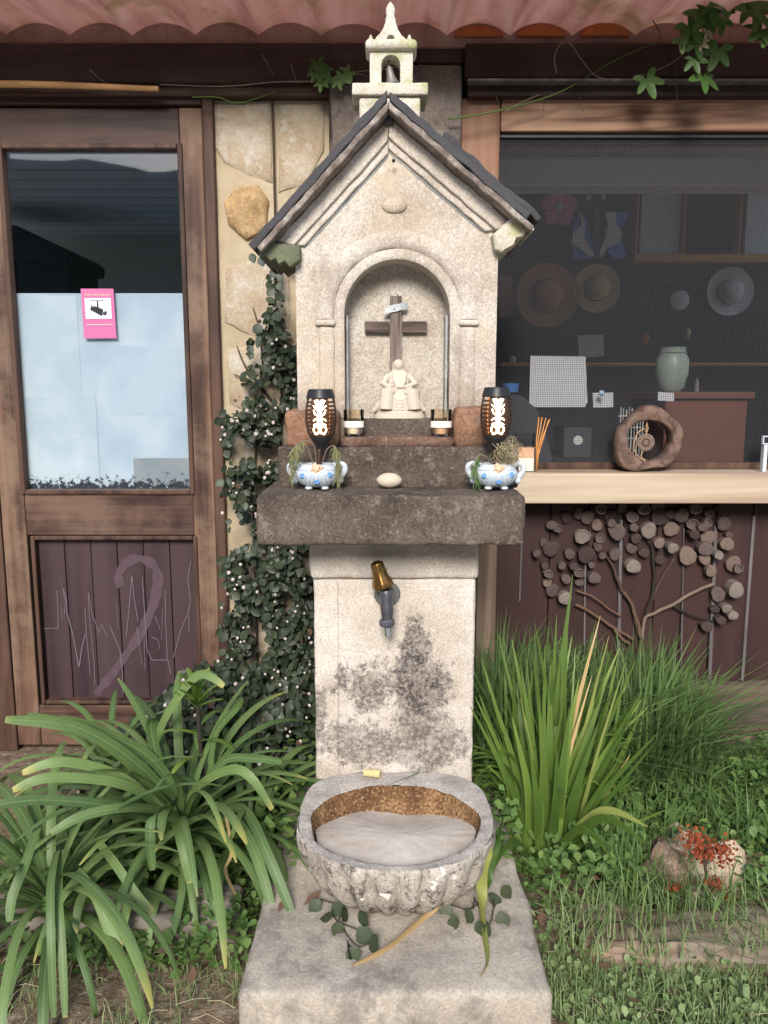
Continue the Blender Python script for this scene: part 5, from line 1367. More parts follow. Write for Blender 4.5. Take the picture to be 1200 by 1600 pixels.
# ------------------------------------------------------------------ tree made of wood slices on the boards
tree = thing('slice_tree', at(1000, 1010, 2.40), 'wall tree of twigs with round wood slices as foliage below the sill', 'wall decoration')
ZS = lambda a, b, y=2.42: at(820 + a*380/1200, 780 + b*230/726, y)
SL = """205,90,30,d 268,72,30,m 310,90,38,m 375,50,30,r 420,80,33,d 482,45,30,m 530,88,32,r 590,52,32,r 658,35,35,m 672,85,50,d 775,80,42,m 845,50,30,r 910,72,22,r 955,45,18,d 985,122,42,m 905,118,22,r 830,125,32,r 724,148,40,p 613,155,42,w 455,160,46,m 357,128,30,p 285,185,42,q 163,145,22,r 135,130,30,m 95,215,25,m 130,245,45,d 222,270,30,m 305,275,45,d 372,195,27,r 362,235,25,m 385,280,20,m 447,273,33,m 527,243,30,m 590,265,30,d 665,217,30,p 733,242,31,w 668,300,28,d 805,280,50,p 538,333,40,w 895,245,40,m 905,190,42,p 890,297,32,p 1000,222,38,p 960,278,25,w 1030,320,42,p 1056,343,25,r 920,355,32,p 1045,450,45,w 955,470,42,m 998,540,28,w 1030,575,28,w 970,600,28,d 940,545,25,d 900,630,33,d 345,390,32,m 270,365,26,r 270,412,25,m 205,395,28,m 185,330,22,m 118,370,24,r 135,450,35,m 200,490,38,w 100,330,22,d 245,335,25,d 112,412,26,p 330,325,20,m 840,175,30,d 880,140,26,m 720,75,28,d 550,195,28,d 430,120,25,m 60,270,22,m 1010,180,22,m 540,140,24,m"""
r2 = random.Random(5)
for i, tok in enumerate(SL.split()):
    a, b, r_, kd = tok.split(','); a, b, r_ = float(a), float(b), float(r_)*.00058
    yb2 = 2.428; dep = .006 + .005*(i % 4) + (.010 if kd in 'rwq' else 0) + .0007*i*.3
    c = ZS(a, b, yb2 - dep); c.y = 0; ph = r2.random()*6; el_ = r2.uniform(.88, 1.06)
    def rr(t): return r_*(1 + .07*math.sin(2*t+ph) + .05*math.sin(3*t+2*ph) + .03*math.sin(7*t))
    N = 22; vs = []; tl = r2.uniform(-.12,.12); tz = r2.uniform(-.12,.12)
    if kd in 'rq':  prof = [(1.0, yb2), (1.0, yb2-dep), (.95, yb2-dep-.0008), (.80, yb2-dep), (.76, yb2-dep+.006 if kd == 'r' else yb2-dep+.002), (.05, yb2-dep+.007 if kd == 'r' else yb2-dep+.003)]
    else: prof = [(.98, yb2), (1.0, yb2-dep*.6), (.97, yb2-dep), (.9, yb2-dep-.0008), (.45, yb2-dep-.0012), (.05, yb2-dep-.001)]
    for s_, y in prof:
        for j in range(N):
            t_ = 2*math.pi*j/N; q3 = rr(t_)*s_
            dx, dz = q3*math.cos(t_), q3*math.sin(t_)*el_
            k_ = 0 if y == yb2 else (tl*dx + tz*dz)
            vs.append((c.x+dx, y + k_ + .0008*noise.noise(Vector((dx*90, dz*90, i))), c.z+dz))
    fs = [(q*N+j, (q+1)*N+j, (q+1)*N+(j+1)%N, q*N+(j+1)%N) for q in range(len(prof)-1) for j in range(N)] + [tuple(range((len(prof)-1)*N, len(prof)*N))[::-1]]
    o = MB().add(vs, fs).build('wood_slice', {'d':'slice_dark','m':'slice_mid','p':'slice_pale','w':'slice_white','r':'slice_mid','q':'slice_white'}[kd], tree, smooth=40)
    if kd in 'rq':                                                  # pale bark rim of a hollow piece
        P = [Vector((c.x + rr(2*math.pi*j/24)*.9*math.cos(2*math.pi*j/24), yb2-dep-.001 + tl*rr(2*math.pi*j/24)*.9*math.cos(2*math.pi*j/24) + tz*rr(2*math.pi*j/24)*.9*math.sin(2*math.pi*j/24)*el_, c.z + rr(2*math.pi*j/24)*.9*math.sin(2*math.pi*j/24)*el_)) for j in range(25)]
        MB().tube(P, r_*.085, 5, False).build('rim', 'slice_white', o, smooth=180)
def branch(pts, r0, r1, mt, y=2.415):
    P = smoothpath([ZS(a, b, y) for a, b in pts], 5); n_ = len(P)
    for i, p in enumerate(P): P[i] = p + Vector((.003*noise.noise(p*40), 0, .003*noise.noise(p*40+Vector((5,0,0)))))
    MB().tube(P, [r0+(r1-r0)*i/(n_-1) for i in range(n_)], 7).build('branch', mt, tree, smooth=180)
branch([(575,690),(550,610),(540,540),(480,450),(455,390),(425,310),(405,285)], .0075, .0045, 'brown_stem')
branch([(570,680),(552,590),(520,510),(490,455)], .006, .004, 'reddish_twig', 2.412)
branch([(580,690),(590,590),(640,560),(730,520),(830,460),(935,415)], .006, .0055, 'grey_twig', 2.413)
branch([(582,640),(600,560),(630,470),(640,380),(632,290),(625,230),(605,205)], .0065, .0035, 'dark_stem')
branch([(590,600),(625,500),(660,420),(700,350),(735,290)], .006, .004, 'brown_stem', 2.417)
branch([(255,450),(330,480),(400,530),(475,580)], .004, .003, 'reddish_twig')
branch([(250,520),(330,560),(400,610),(480,660),(540,690)], .005, .005, 'reddish_twig')
branch([(735,530),(800,560),(900,595),(935,605)], .0045, .002, 'dark_stem')
branch([(440,640),(480,690),(520,715)], .006, .005, 'reddish_twig')
branch([(575,840),(572,760),(575,690)], .011, .009, 'brown_stem')

# ------------------------------------------------------------------ bamboo pole and vines under the eave
P = [at(-60,131,2.372), at(28,131.5,2.372), at(98,133,2.372), at(170,136,2.372), at(248,139,2.372)]
pole = thing('bamboo_pole', P[0], 'yellow bamboo pole lying along the dark eave beam', 'bamboo pole')
MB().tube(P, [.0105,.0100,.0092,.0085,.0075], 12).build('cane', 'bamboo', pole, smooth=60)
for p, r_ in zip(P[1:4], (.0112,.0104,.0096)): MB().tube([p+Vector((-.003,0,0)), p, p+Vector((.003,0,0))], [r_*.93,r_,r_*.93], 12).build('joint', 'bamboo', pole, smooth=60)
def palm_leaf(name, lobes, size):
    """palmate ivy leaf, petiole at origin, pointing -Z, facing -Y"""
    pts = []
    for ang, ln, wd in lobes:
        a = R(ang)
        pts += [((a-wd*1.35), ln*.50), ((a-wd*.85), ln*.70), ((a-wd*.38), ln*.90), (a, ln), ((a+wd*.38), ln*.90), ((a+wd*.85), ln*.70), ((a+wd*1.35), ln*.50)]
    vs = [Vector((0,0,0))]; vs[0].y = .0
    for t, r_ in pts: vs.append(Vector((math.sin(t)*r_*size, -.10*size*(1-r_) + .06*size*r_*r_, -math.cos(t)*r_*size)))
    n_ = len(vs)-1; fs = [(0, i, i+1) for i in range(1, n_)]
    me = bpy.data.meshes.new(name); me.from_pydata(vs, [], fs); me.update(); me.shade_smooth(); me.materials.append(MAT['ivy_leaf']); return me
lob = [(-118,.66,.36),(-57,.88,.32),(0,1.0,.32),(57,.88,.32),(118,.66,.36)]
ivy_me = [palm_leaf('ivy_leaf_mesh', [(a, l*rnd.uniform(.85,1.1), w*rnd.uniform(.9,1.15)) for a, l, w in lob], 1.0) for _ in range(4)]
for k_ in (2,): ivy_me[k_].materials[0] = MAT['ivy_leaf_light']
def ivyleaf(t, px, py, y, size, roll, tilt=0, yaw=0, light=False):
    o = inst('leaf', ivy_me[2] if light else ivy_me[rnd.choice((0,1,3))], t, at(px, py, y), (R(tilt), R(roll), R(yaw)), (size*1.15, size*1.15, size*1.15)); return o
def vine(t, pts, r_, mt, y=2.36):
    P = smoothpath([at(a, b, y + (c_[0] if c_ else 0)) for a, b, *c_ in pts], 5)
    MB().tube(P, [r_*(1-.5*i/(len(P)-1)) for i in range(len(P))], 6).build('stem', mt, t, smooth=180)
iv = thing('ivy_vine', at(720,190,2.38), 'long bare ivy runner with lobed green leaves hanging from the eave', 'ivy')
vine(iv, [(700,186),(745,180),(800,168),(860,150),(905,128),(950,100),(1000,76),(1030,66)], .0026, 'green_stem', 2.37)
vine(iv, [(790,174),(815,160),(843,148)], .0016, 'dry_stem', 2.37)
vine(iv, [(870,115),(866,90),(875,70),(890,68),(908,92),(930,118),(960,124),(1000,122)], .0022, 'dry_stem', 2.365)
vine(iv, [(1020,32),(1030,50),(1035,80),(1040,92)], .0015, 'brown_stem', 2.33)
vine(iv, [(1076,75),(1055,95),(1030,108),(1000,120)], .0013, 'dry_stem', 2.34)
vine(iv, [(1052,98),(1057,120),(1058,160)], .0012, 'brown_stem', 2.34)
vine(iv, [(1095,40),(1110,70),(1108,95),(1100,115)], .0018, 'dark_stem', 2.30)
vine(iv, [(1200,5),(1150,15),(1110,25),(1080,30)], .0035, 'dry_stem', 2.26)
vine(iv, [(1200,15),(1190,30),(1180,50)], .002, 'dark_stem', 2.26)
vine(iv, [(775,150),(782,172)], .0012, 'brown_stem', 2.37); vine(iv, [(852,150),(848,178)], .0012, 'brown_stem', 2.37); vine(iv, [(903,145),(912,175)], .001, 'brown_stem', 2.37); vine(iv, [(925,82),(930,100),(926,118)], .0012, 'brown_stem', 2.37)
for px, py, y, s_, ro_, ti, ya, li in ((1010,124,2.33,.058,-25,-10,10,0),(1122,78,2.29,.056,20,5,-5,0),(1098,120,2.30,.058,10,-30,15,0),(1075,40,2.26,.062,-40,-15,20,0),(1100,22,2.25,.060,30,-20,0,0),(1088,62,2.27,.052,-15,-5,10,0),
        (1112,8,2.24,.060,-70,-10,0,0),(1128,30,2.27,.050,60,-20,-20,0),(1065,58,2.27,.045,-60,-15,10,1),(1182,20,2.24,.062,15,-20,10,0),(1172,8,2.24,.060,-30,-10,0,0),(1190,46,2.25,.058,40,-35,-20,0),(1196,60,2.25,.054,-30,-45,20,0),(1084,92,2.28,.040,-20,-10,0,0),(1140,-5,2.22,.06,10,-10,0,0)):
    ivyleaf(iv, px, py, y, s_, ro_, ti, ya, li)
for px, py in ((1095,68),(1106,50)):
    o = inst('dead_leaf', ivy_me[1].copy(), iv, at(px,py,2.27), (R(-20),R(rnd.uniform(-60,60)),0), (.03,.03,.03)); o.data.materials[0] = MAT['straw']
iv2 = thing('ivy_sprig', at(512,180,2.37), 'small ivy sprig with dark and yellow-green leaves beside the belfry', 'ivy')
vine(iv2, [(517,215),(516,180),(514,140),(512,118)], .0022, 'dark_stem', 2.385)
vine(iv2, [(512,125),(530,118),(560,116),(575,120)], .0014, 'dry_stem', 2.37)
for px, py, s_, ro_, li in ((496,98,.034,-10,0),(508,108,.034,25,0),(492,114,.034,-40,0),(516,122,.030,40,0),(502,128,.030,5,0),(534,118,.032,10,1),(546,112,.030,50,1),(528,126,.026,-20,1)):
    ivyleaf(iv2, px, py, 2.36, s_, ro_, -10, rnd.uniform(-15,15), li)
dv = thing('dry_runner', at(420,140,2.37), 'dry grey vine runner stretched along the beam behind the gable', 'vine')
vine(dv, [(640,100),(600,108),(560,112),(500,126),(430,128),(380,133),(340,135),(300,134),(250,132)], .0020, 'dry_stem', 2.372)
vine(dv, [(140,108),(152,120),(166,131)], .0014, 'dry_stem', 2.372); vine(dv, [(410,86),(418,100),(428,117)], .0012, 'dry_stem', 2.372)
vine(dv, [(320,128),(330,145),(345,150)], .0012, 'brown_stem', 2.372); vine(dv, [(300,152),(340,152),(368,161),(400,154),(430,142)], .0014, 'green_stem', 2.37); vine(dv, [(455,100),(460,118),(464,132)], .001, 'dry_stem', 2.372)

# ------------------------------------------------------------------ creeper on the wall, dark leaves and small white flowers
def oval_leaf(name, mt, ln=1.0, wd=.62):
    vs = []; K = 5
    for i in range(K+1):
        t = i/K; w_ = wd/2*math.sin(math.pi*min(1, t*.96+.04))**.8*(1.1 if t < .5 else 1)
        z = -ln*t; vs += [Vector((-w_, -.08*w_, z)), Vector((0, .05, z)), Vector((w_, -.08*w_, z))]
    fs = []
    for i in range(K):
        for j in range(2): fs.append((i*3+j, i*3+j+1, (i+1)*3+j+1, (i+1)*3+j))
    me = bpy.data.meshes.new(name); me.from_pydata(vs, [], fs); me.update(); me.shade_smooth(); me.materials.append(MAT[mt]); return me
cr = [oval_leaf('creeper_leaf_mesh', 'creeper_leaf', 1, w_) for w_ in (.6, .75, .9)]; crb = oval_leaf('creeper_dead_mesh', 'creeper_brown', 1, .5)
fm = MB(); fm.ball((0,0,0), 1, .55, 1, 10, 6)
fme = bpy.data.meshes.new('bud_mesh'); fme.from_pydata(fm.v, [], fm.f); fme.update(); fme.shade_smooth(); fme.materials.append(MAT['white_flower'])
def creeper(name, lab, region, n_parts, n_stuff, n_fl, seed, ylo, yhi, smin=.018, smax=.032):
    r2 = random.Random(seed); b0 = region(r2); t = thing(name, Vector((b0.x, (ylo+yhi)/2, 0)), lab, 'creeper')
    st = MB(); tot = n_parts + n_stuff; fo = MB()
    for i in range(tot):
        p = region(r2); s_ = r2.uniform(smin, smax); rot = (R(r2.gauss(-25,22)), R(r2.uniform(-70,70)), R(r2.gauss(0,30)))
        if i < n_parts:
            p.y -= .01
            inst('leaf', crb if r2.random() < .12 else r2.choice(cr), t, p, rot, (s_,s_,s_))
        else:
            M = Matrix.LocRotScale(p, __import__('mathutils').Euler(rot), Vector((s_,s_,s_))); me = cr[i % 3]; n0 = len(fo.v)
            fo.v += [M @ v_.co for v_ in me.vertices]; fo.f += [tuple(k_+n0 for k_ in pl.vertices) for pl in me.polygons]
    o = fo.build('foliage', 'creeper_leaf', t, smooth=180); o['kind'] = 'stuff'
    for i in range(n_fl):
        p = region(r2); p.y -= r2.uniform(.02,.06); s_ = r2.uniform(.0036,.0062)
        f_ = inst('flower', fme, t, p, (R(r2.uniform(-20,20)),0,R(r2.uniform(-40,40))), (s_,s_,s_))
        if i % 2 == 0:
            q2 = p + Vector((r2.uniform(-.01,.03), .03, r2.uniform(-.02,.01)))
            st.tube([p, q2], .0009, 4, False)
    st.build('flower_stalks', 'brown_stem', t)['kind'] = 'stuff'
    return t
def reg_wall(r2):
    while True:
        py = r2.uniform(400, 1190); f_ = (py-400)/790
        lo, hi = 348 + 14*noise.noise(Vector((py*.02, 0, 0))), (462 if py < 640 else (432 if py < 770 else 492))
        if py < 640: lo = 362 + (640-py)*.22
        if py < 520: lo, hi = 395 + (520-py)*.25, 455
        dens = .18 if py < 500 else (.38 if py < 640 else 1)
        px = lo + (hi-lo)*r2.random()**(.62 if py < 860 else .8)
        hole = noise.noise(Vector((px*.028, py*.022, 4)))
        if r2.random() < dens and hole > -.26 + (0 if px > 420 else .12): break
    return at(px, py, r2.uniform(2.28, 2.42) if py > 860 or px < 395 else r2.uniform(2.34, 2.43))
crp = creeper('climbing_creeper', 'dark leaved creeper with tiny white flowers climbing the wall beside the shrine', reg_wall, 290, 3600, 280, 21, 2.3, 2.43, .010, .036)
for pts in ([(438,1250),(440,1000),(436,800),(440,640),(432,500),(428,420)], [(410,1250),(400,950),(396,760),(410,600),(405,520),(395,480)], [(470,1250),(465,1000),(452,860)], [(436,640),(400,600),(365,585)], [(425,700),(390,690),(352,655)], [(420,620),(385,575),(370,540)]):
    P = smoothpath([at(a,b,2.432) for a,b in pts], 5); MB().tube(P, [.004*(1-.6*i/(len(P)-1)) for i in range(len(P))], 6).build('stem', 'brown_stem', crp, smooth=180)
for px, py in ((405,402),(392,396),(430,420),(436,440),(428,450)):
    inst('leaf', cr[1], crp, at(px,py,2.25), (R(-10),R(rnd.uniform(-50,50)),0), (.03,.03,.03))
def reg_low(r2):
    px = r2.triangular(110, 500, 400); top = 1165 - 130*math.exp(-((px-330)/130)**2) if px < 420 else 1060
    z0 = at(px, top, 2.2).z; y = r2.uniform(1.95, 2.30); z = max(.01, z0*(r2.random()**.6))
    return Vector((at(px, 1100, 2.1).x, y, z))
creeper('low_creeper', 'low mass of dark creeper with white flowers in front of the door foot', reg_low, 220, 3600, 200, 22, 1.95, 2.3, .018, .034)

# ------------------------------------------------------------------ strap-leaved lilies
def strap(t, p0, az, el_, ln, wd, droop, mt='strap_leaf', r2=rnd, twist=0, name='leaf', fold=.28):
    K = 14; P = [Vector(p0)]; e = el_
    for i in range(K):
        s_ = (i+.5)/K; e = el_ - droop*s_**1.35; a = az + twist*s_
        P.append(P[-1] + Vector((math.cos(e)*math.cos(a), math.cos(e)*math.sin(a), math.sin(e)))*ln/K)
        if P[-1].z < .012: P[-1].z = .012 + .004*s_
    W = [wd*(.75 + .25*min(1, i/3)) * (1 if i < K*.62 else max(.06, math.sqrt(max(0, 1-((i-K*.62)/(K*.39))**2)))) for i in range(K+1)]
    side = Vector((-math.sin(az), math.cos(az), 0))
    return MB().ribbon(P, W, side, fold).build(name, mt, t, smooth=180, origin=p0)
def lily(px, Y, z, n_, lab, seed, lnr=(.42,.62), azr=None, mt='strap_leaf', droops=(1.5,2.8)):
    r2 = random.Random(seed); c = at(px, 1250, Y); c = Vector((c.x, Y, 0)); t = thing('strap_lily', c, lab, 'plant')
    MB().tube([c, c+Vector((.005,0,z*.5)), c+Vector((0,0,z+.03))], [.030,.026,.018], 10).build('stem', 'green_stem', t, smooth=180)
    for i in range(n_):
        f_ = i/n_; az = (i*2.39996) if azr is None else r2.uniform(*azr); e = R(72) - R(60)*f_ + r2.uniform(-.12,.12)
        ln = r2.uniform(*lnr)*(1 - .25*abs(f_-.5)); dr = r2.uniform(*droops)*(.62+.55*f_)
        p0 = c + Vector((math.cos(az)*.015, math.sin(az)*.015, z*(1-f_*.55)))
        strap(t, p0, az + r2.uniform(-.2,.2), e, ln, r2.uniform(.013,.026), dr, mt, r2, r2.uniform(-.35,.35))
    return t
main = lily(285, 1.74, .17, 84, 'large strap-leaved lily clump with arching leaves beside the basin', 31, (.36,.52))
lily(70, 1.52, .14, 52, 'strap-leaved lily clump at the corner by the left sleeper', 32, (.36,.52))
lily(175, 1.95, .20, 40, 'strap-leaved lily clump in front of the door boards', 33, (.26,.38))
lily(390, 1.78, .12, 30, 'small strap-leaved lily clump next to the shrine pedestal', 34, (.30,.42))
# long leaves that show one by one in the picture
def leaf_to(t, pts, wd, mt='strap_leaf'):
    P = smoothpath([at(a,b,y) for a,b,y in pts], 6); n_ = len(P); wd *= .82
    W = [wd*(.8+.2*min(1,i/5))*(1 if i < n_*.62 else max(.05, math.sqrt(max(0, 1-((i-n_*.62)/(n_*.385))**2)))) for i in range(n_)]
    d = P[n_//2]-P[0]; side = d.cross(Vector((0,-.75,.65))); 
    MB().ribbon(P, W, side, .25).build('leaf', mt, t, smooth=180)
for pts, wd in ((((265,1260,1.72),(190,1180,1.62),(110,1135,1.55),(8,1124,1.5)), .030), (((270,1250,1.72),(210,1190,1.62),(130,1140,1.56),(42,1118,1.52)), .030), (((280,1240,1.72),(230,1180,1.66),(150,1140,1.60),(92,1122,1.57)), .030),
        (((270,1280,1.70),(190,1215,1.6),(100,1190,1.53),(35,1208,1.5)), .026), (((262,1265,1.7),(190,1225,1.58),(80,1215,1.5),(20,1235,1.47)), .026), (((255,1270,1.7),(170,1258,1.55),(60,1250,1.47),(-30,1262,1.42)), .026),
        (((270,1270,1.7),(200,1262,1.56),(130,1275,1.50),(80,1302,1.47)), .026), (((268,1250,1.72),(245,1180,1.68),(236,1130,1.66),(250,1118,1.62)), .028), (((290,1250,1.72),(330,1215,1.66),(380,1205,1.6),(425,1265,1.56)), .026),
        (((300,1250,1.72),(350,1190,1.68),(395,1185,1.64),(440,1190,1.6)), .022), (((262,1280,1.7),(255,1265,1.58),(235,1290,1.52),(238,1360,1.50)), .026), (((268,1262,1.72),(280,1300,1.58),(292,1350,1.53),(298,1380,1.50)), .028),
        (((345,1260,1.72),(385,1270,1.62),(420,1340,1.52),(463,1445,1.45)), .028), (((345,1280,1.72),(375,1290,1.62),(405,1350,1.54),(432,1448,1.46)), .028), (((275,1330,1.68),(285,1375,1.56),(280,1420,1.5),(270,1462,1.46)), .020),
        (((285,1340,1.68),(292,1400,1.56),(290,1450,1.5),(286,1498,1.45)), .020), (((90,1330,1.5),(80,1380,1.38),(80,1460,1.31),(84,1590,1.26)), .020), (((95,1330,1.5),(92,1400,1.37),(97,1480,1.31),(102,1590,1.26)), .020),
        (((150,1310,1.6),(180,1350,1.5),(215,1400,1.46),(238,1425,1.44)), .022), (((120,1360,1.5),(150,1400,1.44),(170,1450,1.4),(188,1482,1.38)), .026), (((190,1340,1.6),(150,1370,1.5),(125,1410,1.45),(118,1460,1.41)), .022),
        (((240,1180,1.85),(260,1120,1.8),(310,1055,1.78),(350,1072,1.75)), .026), (((330,1220,1.8),(335,1150,1.8),(370,1105,1.78),(378,1090,1.76)), .022), (((60,1290,1.5),(40,1350,1.4),(20,1400,1.36),(15,1440,1.34)), .024)):
    leaf_to(main, pts, wd)
leaf_to(main, ((352,1270,1.68),(362,1330,1.6),(352,1360,1.57),(368,1398,1.55)), .009, 'dry_leaf')
# lily stalk with a leafy head
c = at(318, 1235, 1.80); c.z = 0; stl = thing('lily_stalk', c, 'upright dark lily stalk crowned with a tuft of short leaves', 'plant')
top = at(308, 1098, 1.80)
MB().tube([c, c.lerp(top, .5)+Vector((.004,0,0)), top], [.006,.005,.005], 8).build('stem', 'dark_stem', stl, smooth=180)
r2 = random.Random(3)
for i in range(18):
    strap(stl, top + Vector((0,0,-.01+.0015*i)), i*2.4, R(35+2.6*i), r2.uniform(.06,.10), .016, r2.uniform(.3,1.1), 'sword_leaf', r2)
for i in range(5): strap(stl, top + Vector((0,0,-.06-.02*i)), i*2.4+1, R(30), .12, .016, 1.2, 'sword_leaf', r2)

# ------------------------------------------------------------------ iris with sword leaves
iris = thing('iris', Vector((at(850,1300,1.86).x, 1.86, 0)), 'tall iris clump with upright sword leaves beside the pedestal', 'plant')
def sword(b, tip, wd, mt='sword_leaf', bow=0.0, t=iris, tipdry=None):
    B = Vector(b); T = Vector(tip); mid = B.lerp(T, .55) + Vector((bow, -.03, .02))
    P = smoothpath([B, B.lerp(mid,.5), mid, T], 6); n_ = len(P)
    W = [wd*(.8+.2*min(1,i/4))*max(.04, (1-max(0,(i/(n_-1)-.35)/.65)**1.8)) for i in range(n_)]
    a = rnd.uniform(-.5,.5); MB().ribbon(P, W, (math.cos(a), math.sin(a), 0), .12).build('leaf', mt, t, smooth=180)
def gb(px, y): return Vector((at(px,1300,y).x, y, .0))
for bpx, by, tx, ty, tY, wd, bow in ((850,1.88,895,898,1.90,.026,-.012),(860,1.88,925,985,1.9,.022,0),(838,1.86,800,1000,1.85,.022,.01),(845,1.87,835,985,1.9,.024,0),(855,1.85,968,1012,1.84,.026,-.02),(870,1.84,1003,1093,1.78,.022,-.03),
        (875,1.82,1028,1145,1.72,.024,-.03),(830,1.84,760,1062,1.80,.022,.01),(826,1.85,742,1088,1.82,.022,.015),(820,1.83,733,1100,1.75,.02,.02),(840,1.84,815,1048,1.8,.026,.005),(848,1.83,860,1040,1.8,.028,0),(858,1.83,905,1060,1.8,.028,-.01),
        (866,1.83,945,1075,1.8,.028,-.015),(834,1.88,778,990,1.92,.018,.01),(842,1.89,870,960,1.93,.02,0),(864,1.88,980,1065,1.88,.024,-.02),(872,1.85,985,1120,1.82,.022,-.02),(824,1.86,790,1080,1.84,.024,.01),(852,1.81,842,1095,1.76,.026,0),
        (862,1.81,890,1105,1.75,.028,-.006),(836,1.81,800,1120,1.76,.026,.006),(870,1.81,935,1130,1.75,.026,-.012),(828,1.81,765,1150,1.76,.022,.01),(878,1.80,975,1175,1.74,.024,-.02),(845,1.79,825,1150,1.74,.024,0),(858,1.79,870,1160,1.73,.024,0),(818,1.88,752,1030,1.92,.016,.01)):
    sword(gb(bpx,by), at(tx,ty,tY), wd, bow=bow)
r3 = random.Random(77)
for i in range(95):
    f_ = r3.uniform(-1, 1); tx = 872 + f_*(150 if f_ > 0 else 120) + r3.gauss(0,18); ty = 1000 + 120*abs(f_)**1.5 + r3.uniform(-40,170)
    sword(gb(850 + f_*48 + r3.gauss(0,14), r3.uniform(1.76,2.02)), at(tx, ty, r3.uniform(1.74,1.98)), r3.uniform(.010,.024), bow=r3.gauss(0,.02) - f_*.015, mt='sword_leaf' if r3.random() > .06 else 'half_dry_leaf')
for i in range(24):
    f_ = r3.choice((-1,1)); B = gb(850 + f_*20, r3.uniform(1.78,1.92)); tpx = 850 + f_*r3.uniform(70,160); T = at(tpx, r3.uniform(1150,1290), B.y - .05); Mm = B.lerp(T,.6) + Vector((0,0,r3.uniform(.08,.16)))
    P = smoothpath([B, B.lerp(Mm,.55)+Vector((-f_*.02,0,.05)), Mm, T], 6); n_ = len(P)
    MB().ribbon(P, [.016*max(.05, 1-(q/(n_-1))**2.5) for q in range(n_)], (.2,1,.2), .15).build('leaf', 'sword_leaf', iris, smooth=180)
sword(gb(862,1.86), at(938,962,1.86), .020, 'dry_leaf', -.02); sword(gb(850,1.85), at(925,1055,1.82), .014, 'dry_leaf', -.01)
for b, tp_, mt in (((870,1.78),(1012,1292,1.62),'half_dry_leaf'),((875,1.78),(1010,1318,1.55),'sword_leaf'),((862,1.76),(960,1345,1.55),'sword_leaf'),((830,1.74),(760,1380,1.5),'sword_leaf')):
    B = gb(*b); T = at(*tp_); M_ = B.lerp(T,.5) + Vector((0,0,.10)); P = smoothpath([B+Vector((0,0,.05)), M_, T], 7); n_ = len(P)
    MB().ribbon(P, [.022*max(.05, 1-(i/(n_-1))**3) for i in range(n_)], (0,.3,1), .1).build('leaf', mt, iris, smooth=180)
# fallen yellowing leaves on the slab
def fallen(pts, wd, mt, lab, z=.125):
    P = smoothpath([Vector(p) for p in pts], 7); n_ = len(P)
    W = [wd*max(.06, math.sin(math.pi*min(1,.12+.88*i/(n_-1)))**.6) for i in range(n_)]
    MB().ribbon(P, W, (.4,.2,.85), .35).build('fallen_leaf', mt, None, 180, lab, 'leaf')
g1 = lambda px, py, z: ground(px, py, z)
fallen([g1(712,1388,.21), g1(680,1415,.150), g1(640,1450,.128), g1(600,1482,.127), g1(548,1510,.126)], .020, 'dry_leaf', 'dry yellow strap leaf leaning from the basin onto the slab')
fallen([at(770,1290,1.52), at(762,1330,1.47), g1(752,1400,.16), g1(752,1440,.135), g1(760,1500,.127), g1(750,1526,.126)], .024, 'half_dry_leaf', 'half green strap leaf with yellow edge drooping onto the slab')
fallen([at(785,1275,1.55), at(776,1310,1.50), g1(762,1375,.18), g1(758,1400,.16)], .022, 'sword_leaf', 'green strap leaf hanging beside the basin')
def sprig(specs, lab):
    c = ground(specs[0][0], specs[0][1], .13); t = thing('ground_sprig', c, lab, 'creeper')
    for px, py, s_, ro_ in specs:
        inst('leaf', sprig_me, t, ground(px, py, .135), (R(-62+rnd.uniform(-15,15)), R(ro_), R(rnd.uniform(-30,30))), (s_,s_,s_))
    P = smoothpath([ground(px, py, .128) for px, py, *_ in specs[::2]] + [ground(specs[-1][0], specs[-1][1], .126)], 4); MB().tube(P, .0014, 5).build('stem', 'brown_stem', t, smooth=180)
sprig_me = oval_leaf('sprig_leaf_mesh', 'sprig_leaf', 1, .8)
sprig([(500,1405,.034,30),(520,1412,.036,-40),(540,1420,.034,60),(560,1425,.038,-70),(530,1440,.036,20),(560,1450,.040,-30),(580,1462,.040,-60),(545,1472,.042,70),(558,1478,.036,10),(520,1430,.03,100)], 'dark leafy creeper sprig lying on the slab in front of the basin')
sprig([(702,1412,.036,20),(710,1430,.034,-20),(735,1420,.036,50),(745,1440,.034,-50),(770,1395,.036,10),(785,1385,.034,-40),(765,1445,.034,60),(782,1425,.036,-20),(742,1405,.03,90)], 'dark leafy creeper sprig on the slab below the yellowing leaf')

# ------------------------------------------------------------------ sleepers, stones, dry shrub
def sleeper(x0, x1, y0, y1, z1, mt, lab, rz=0, seed=1):
    mb = MB().rough(-.5*(x1-x0), .5*(x1-x0), -.5*(y1-y0), .5*(y1-y0), -.03, z1, .022, .016, .018, 11, seed)
    for i, p in enumerate(mb.v): mb.v[i] = Vector((p.x + .012*noise.noise(Vector((p.y*30, p.z*30, p.x))), p.y + .010*noise.noise(Vector((p.x*2, p.y*40, p.z*60))), p.z + .012*noise.noise(Vector((p.x*2.5, p.y*55, 4)))))
    Mr = Matrix.Rotation(rz, 3, 'Z'); mb.v = [Mr @ p + Vector(((x0+x1)/2, (y0+y1)/2, 0)) for p in mb.v]
    mb.build('timber_sleeper', mt, None, 60, lab, 'sleeper')
s0 = ground(920,1530); s1 = ground(1260,1560)
sleeper(s0.x, s0.x+.62, s0.y, s0.y+.15, .06, 'sleeper', 'weathered brown timber sleeper edging the bed with rocks', R(-3), 2)
s0 = ground(150,1500); s1 = ground(375,1480)
sleeper(s0.x-.35, s1.x-.01, s1.y-.02, s1.y+.11, .075, 'sleeper_grey', 'grey split timber sleeper at the foot of the lily clump', R(1), 3)
r2 = random.Random(8)
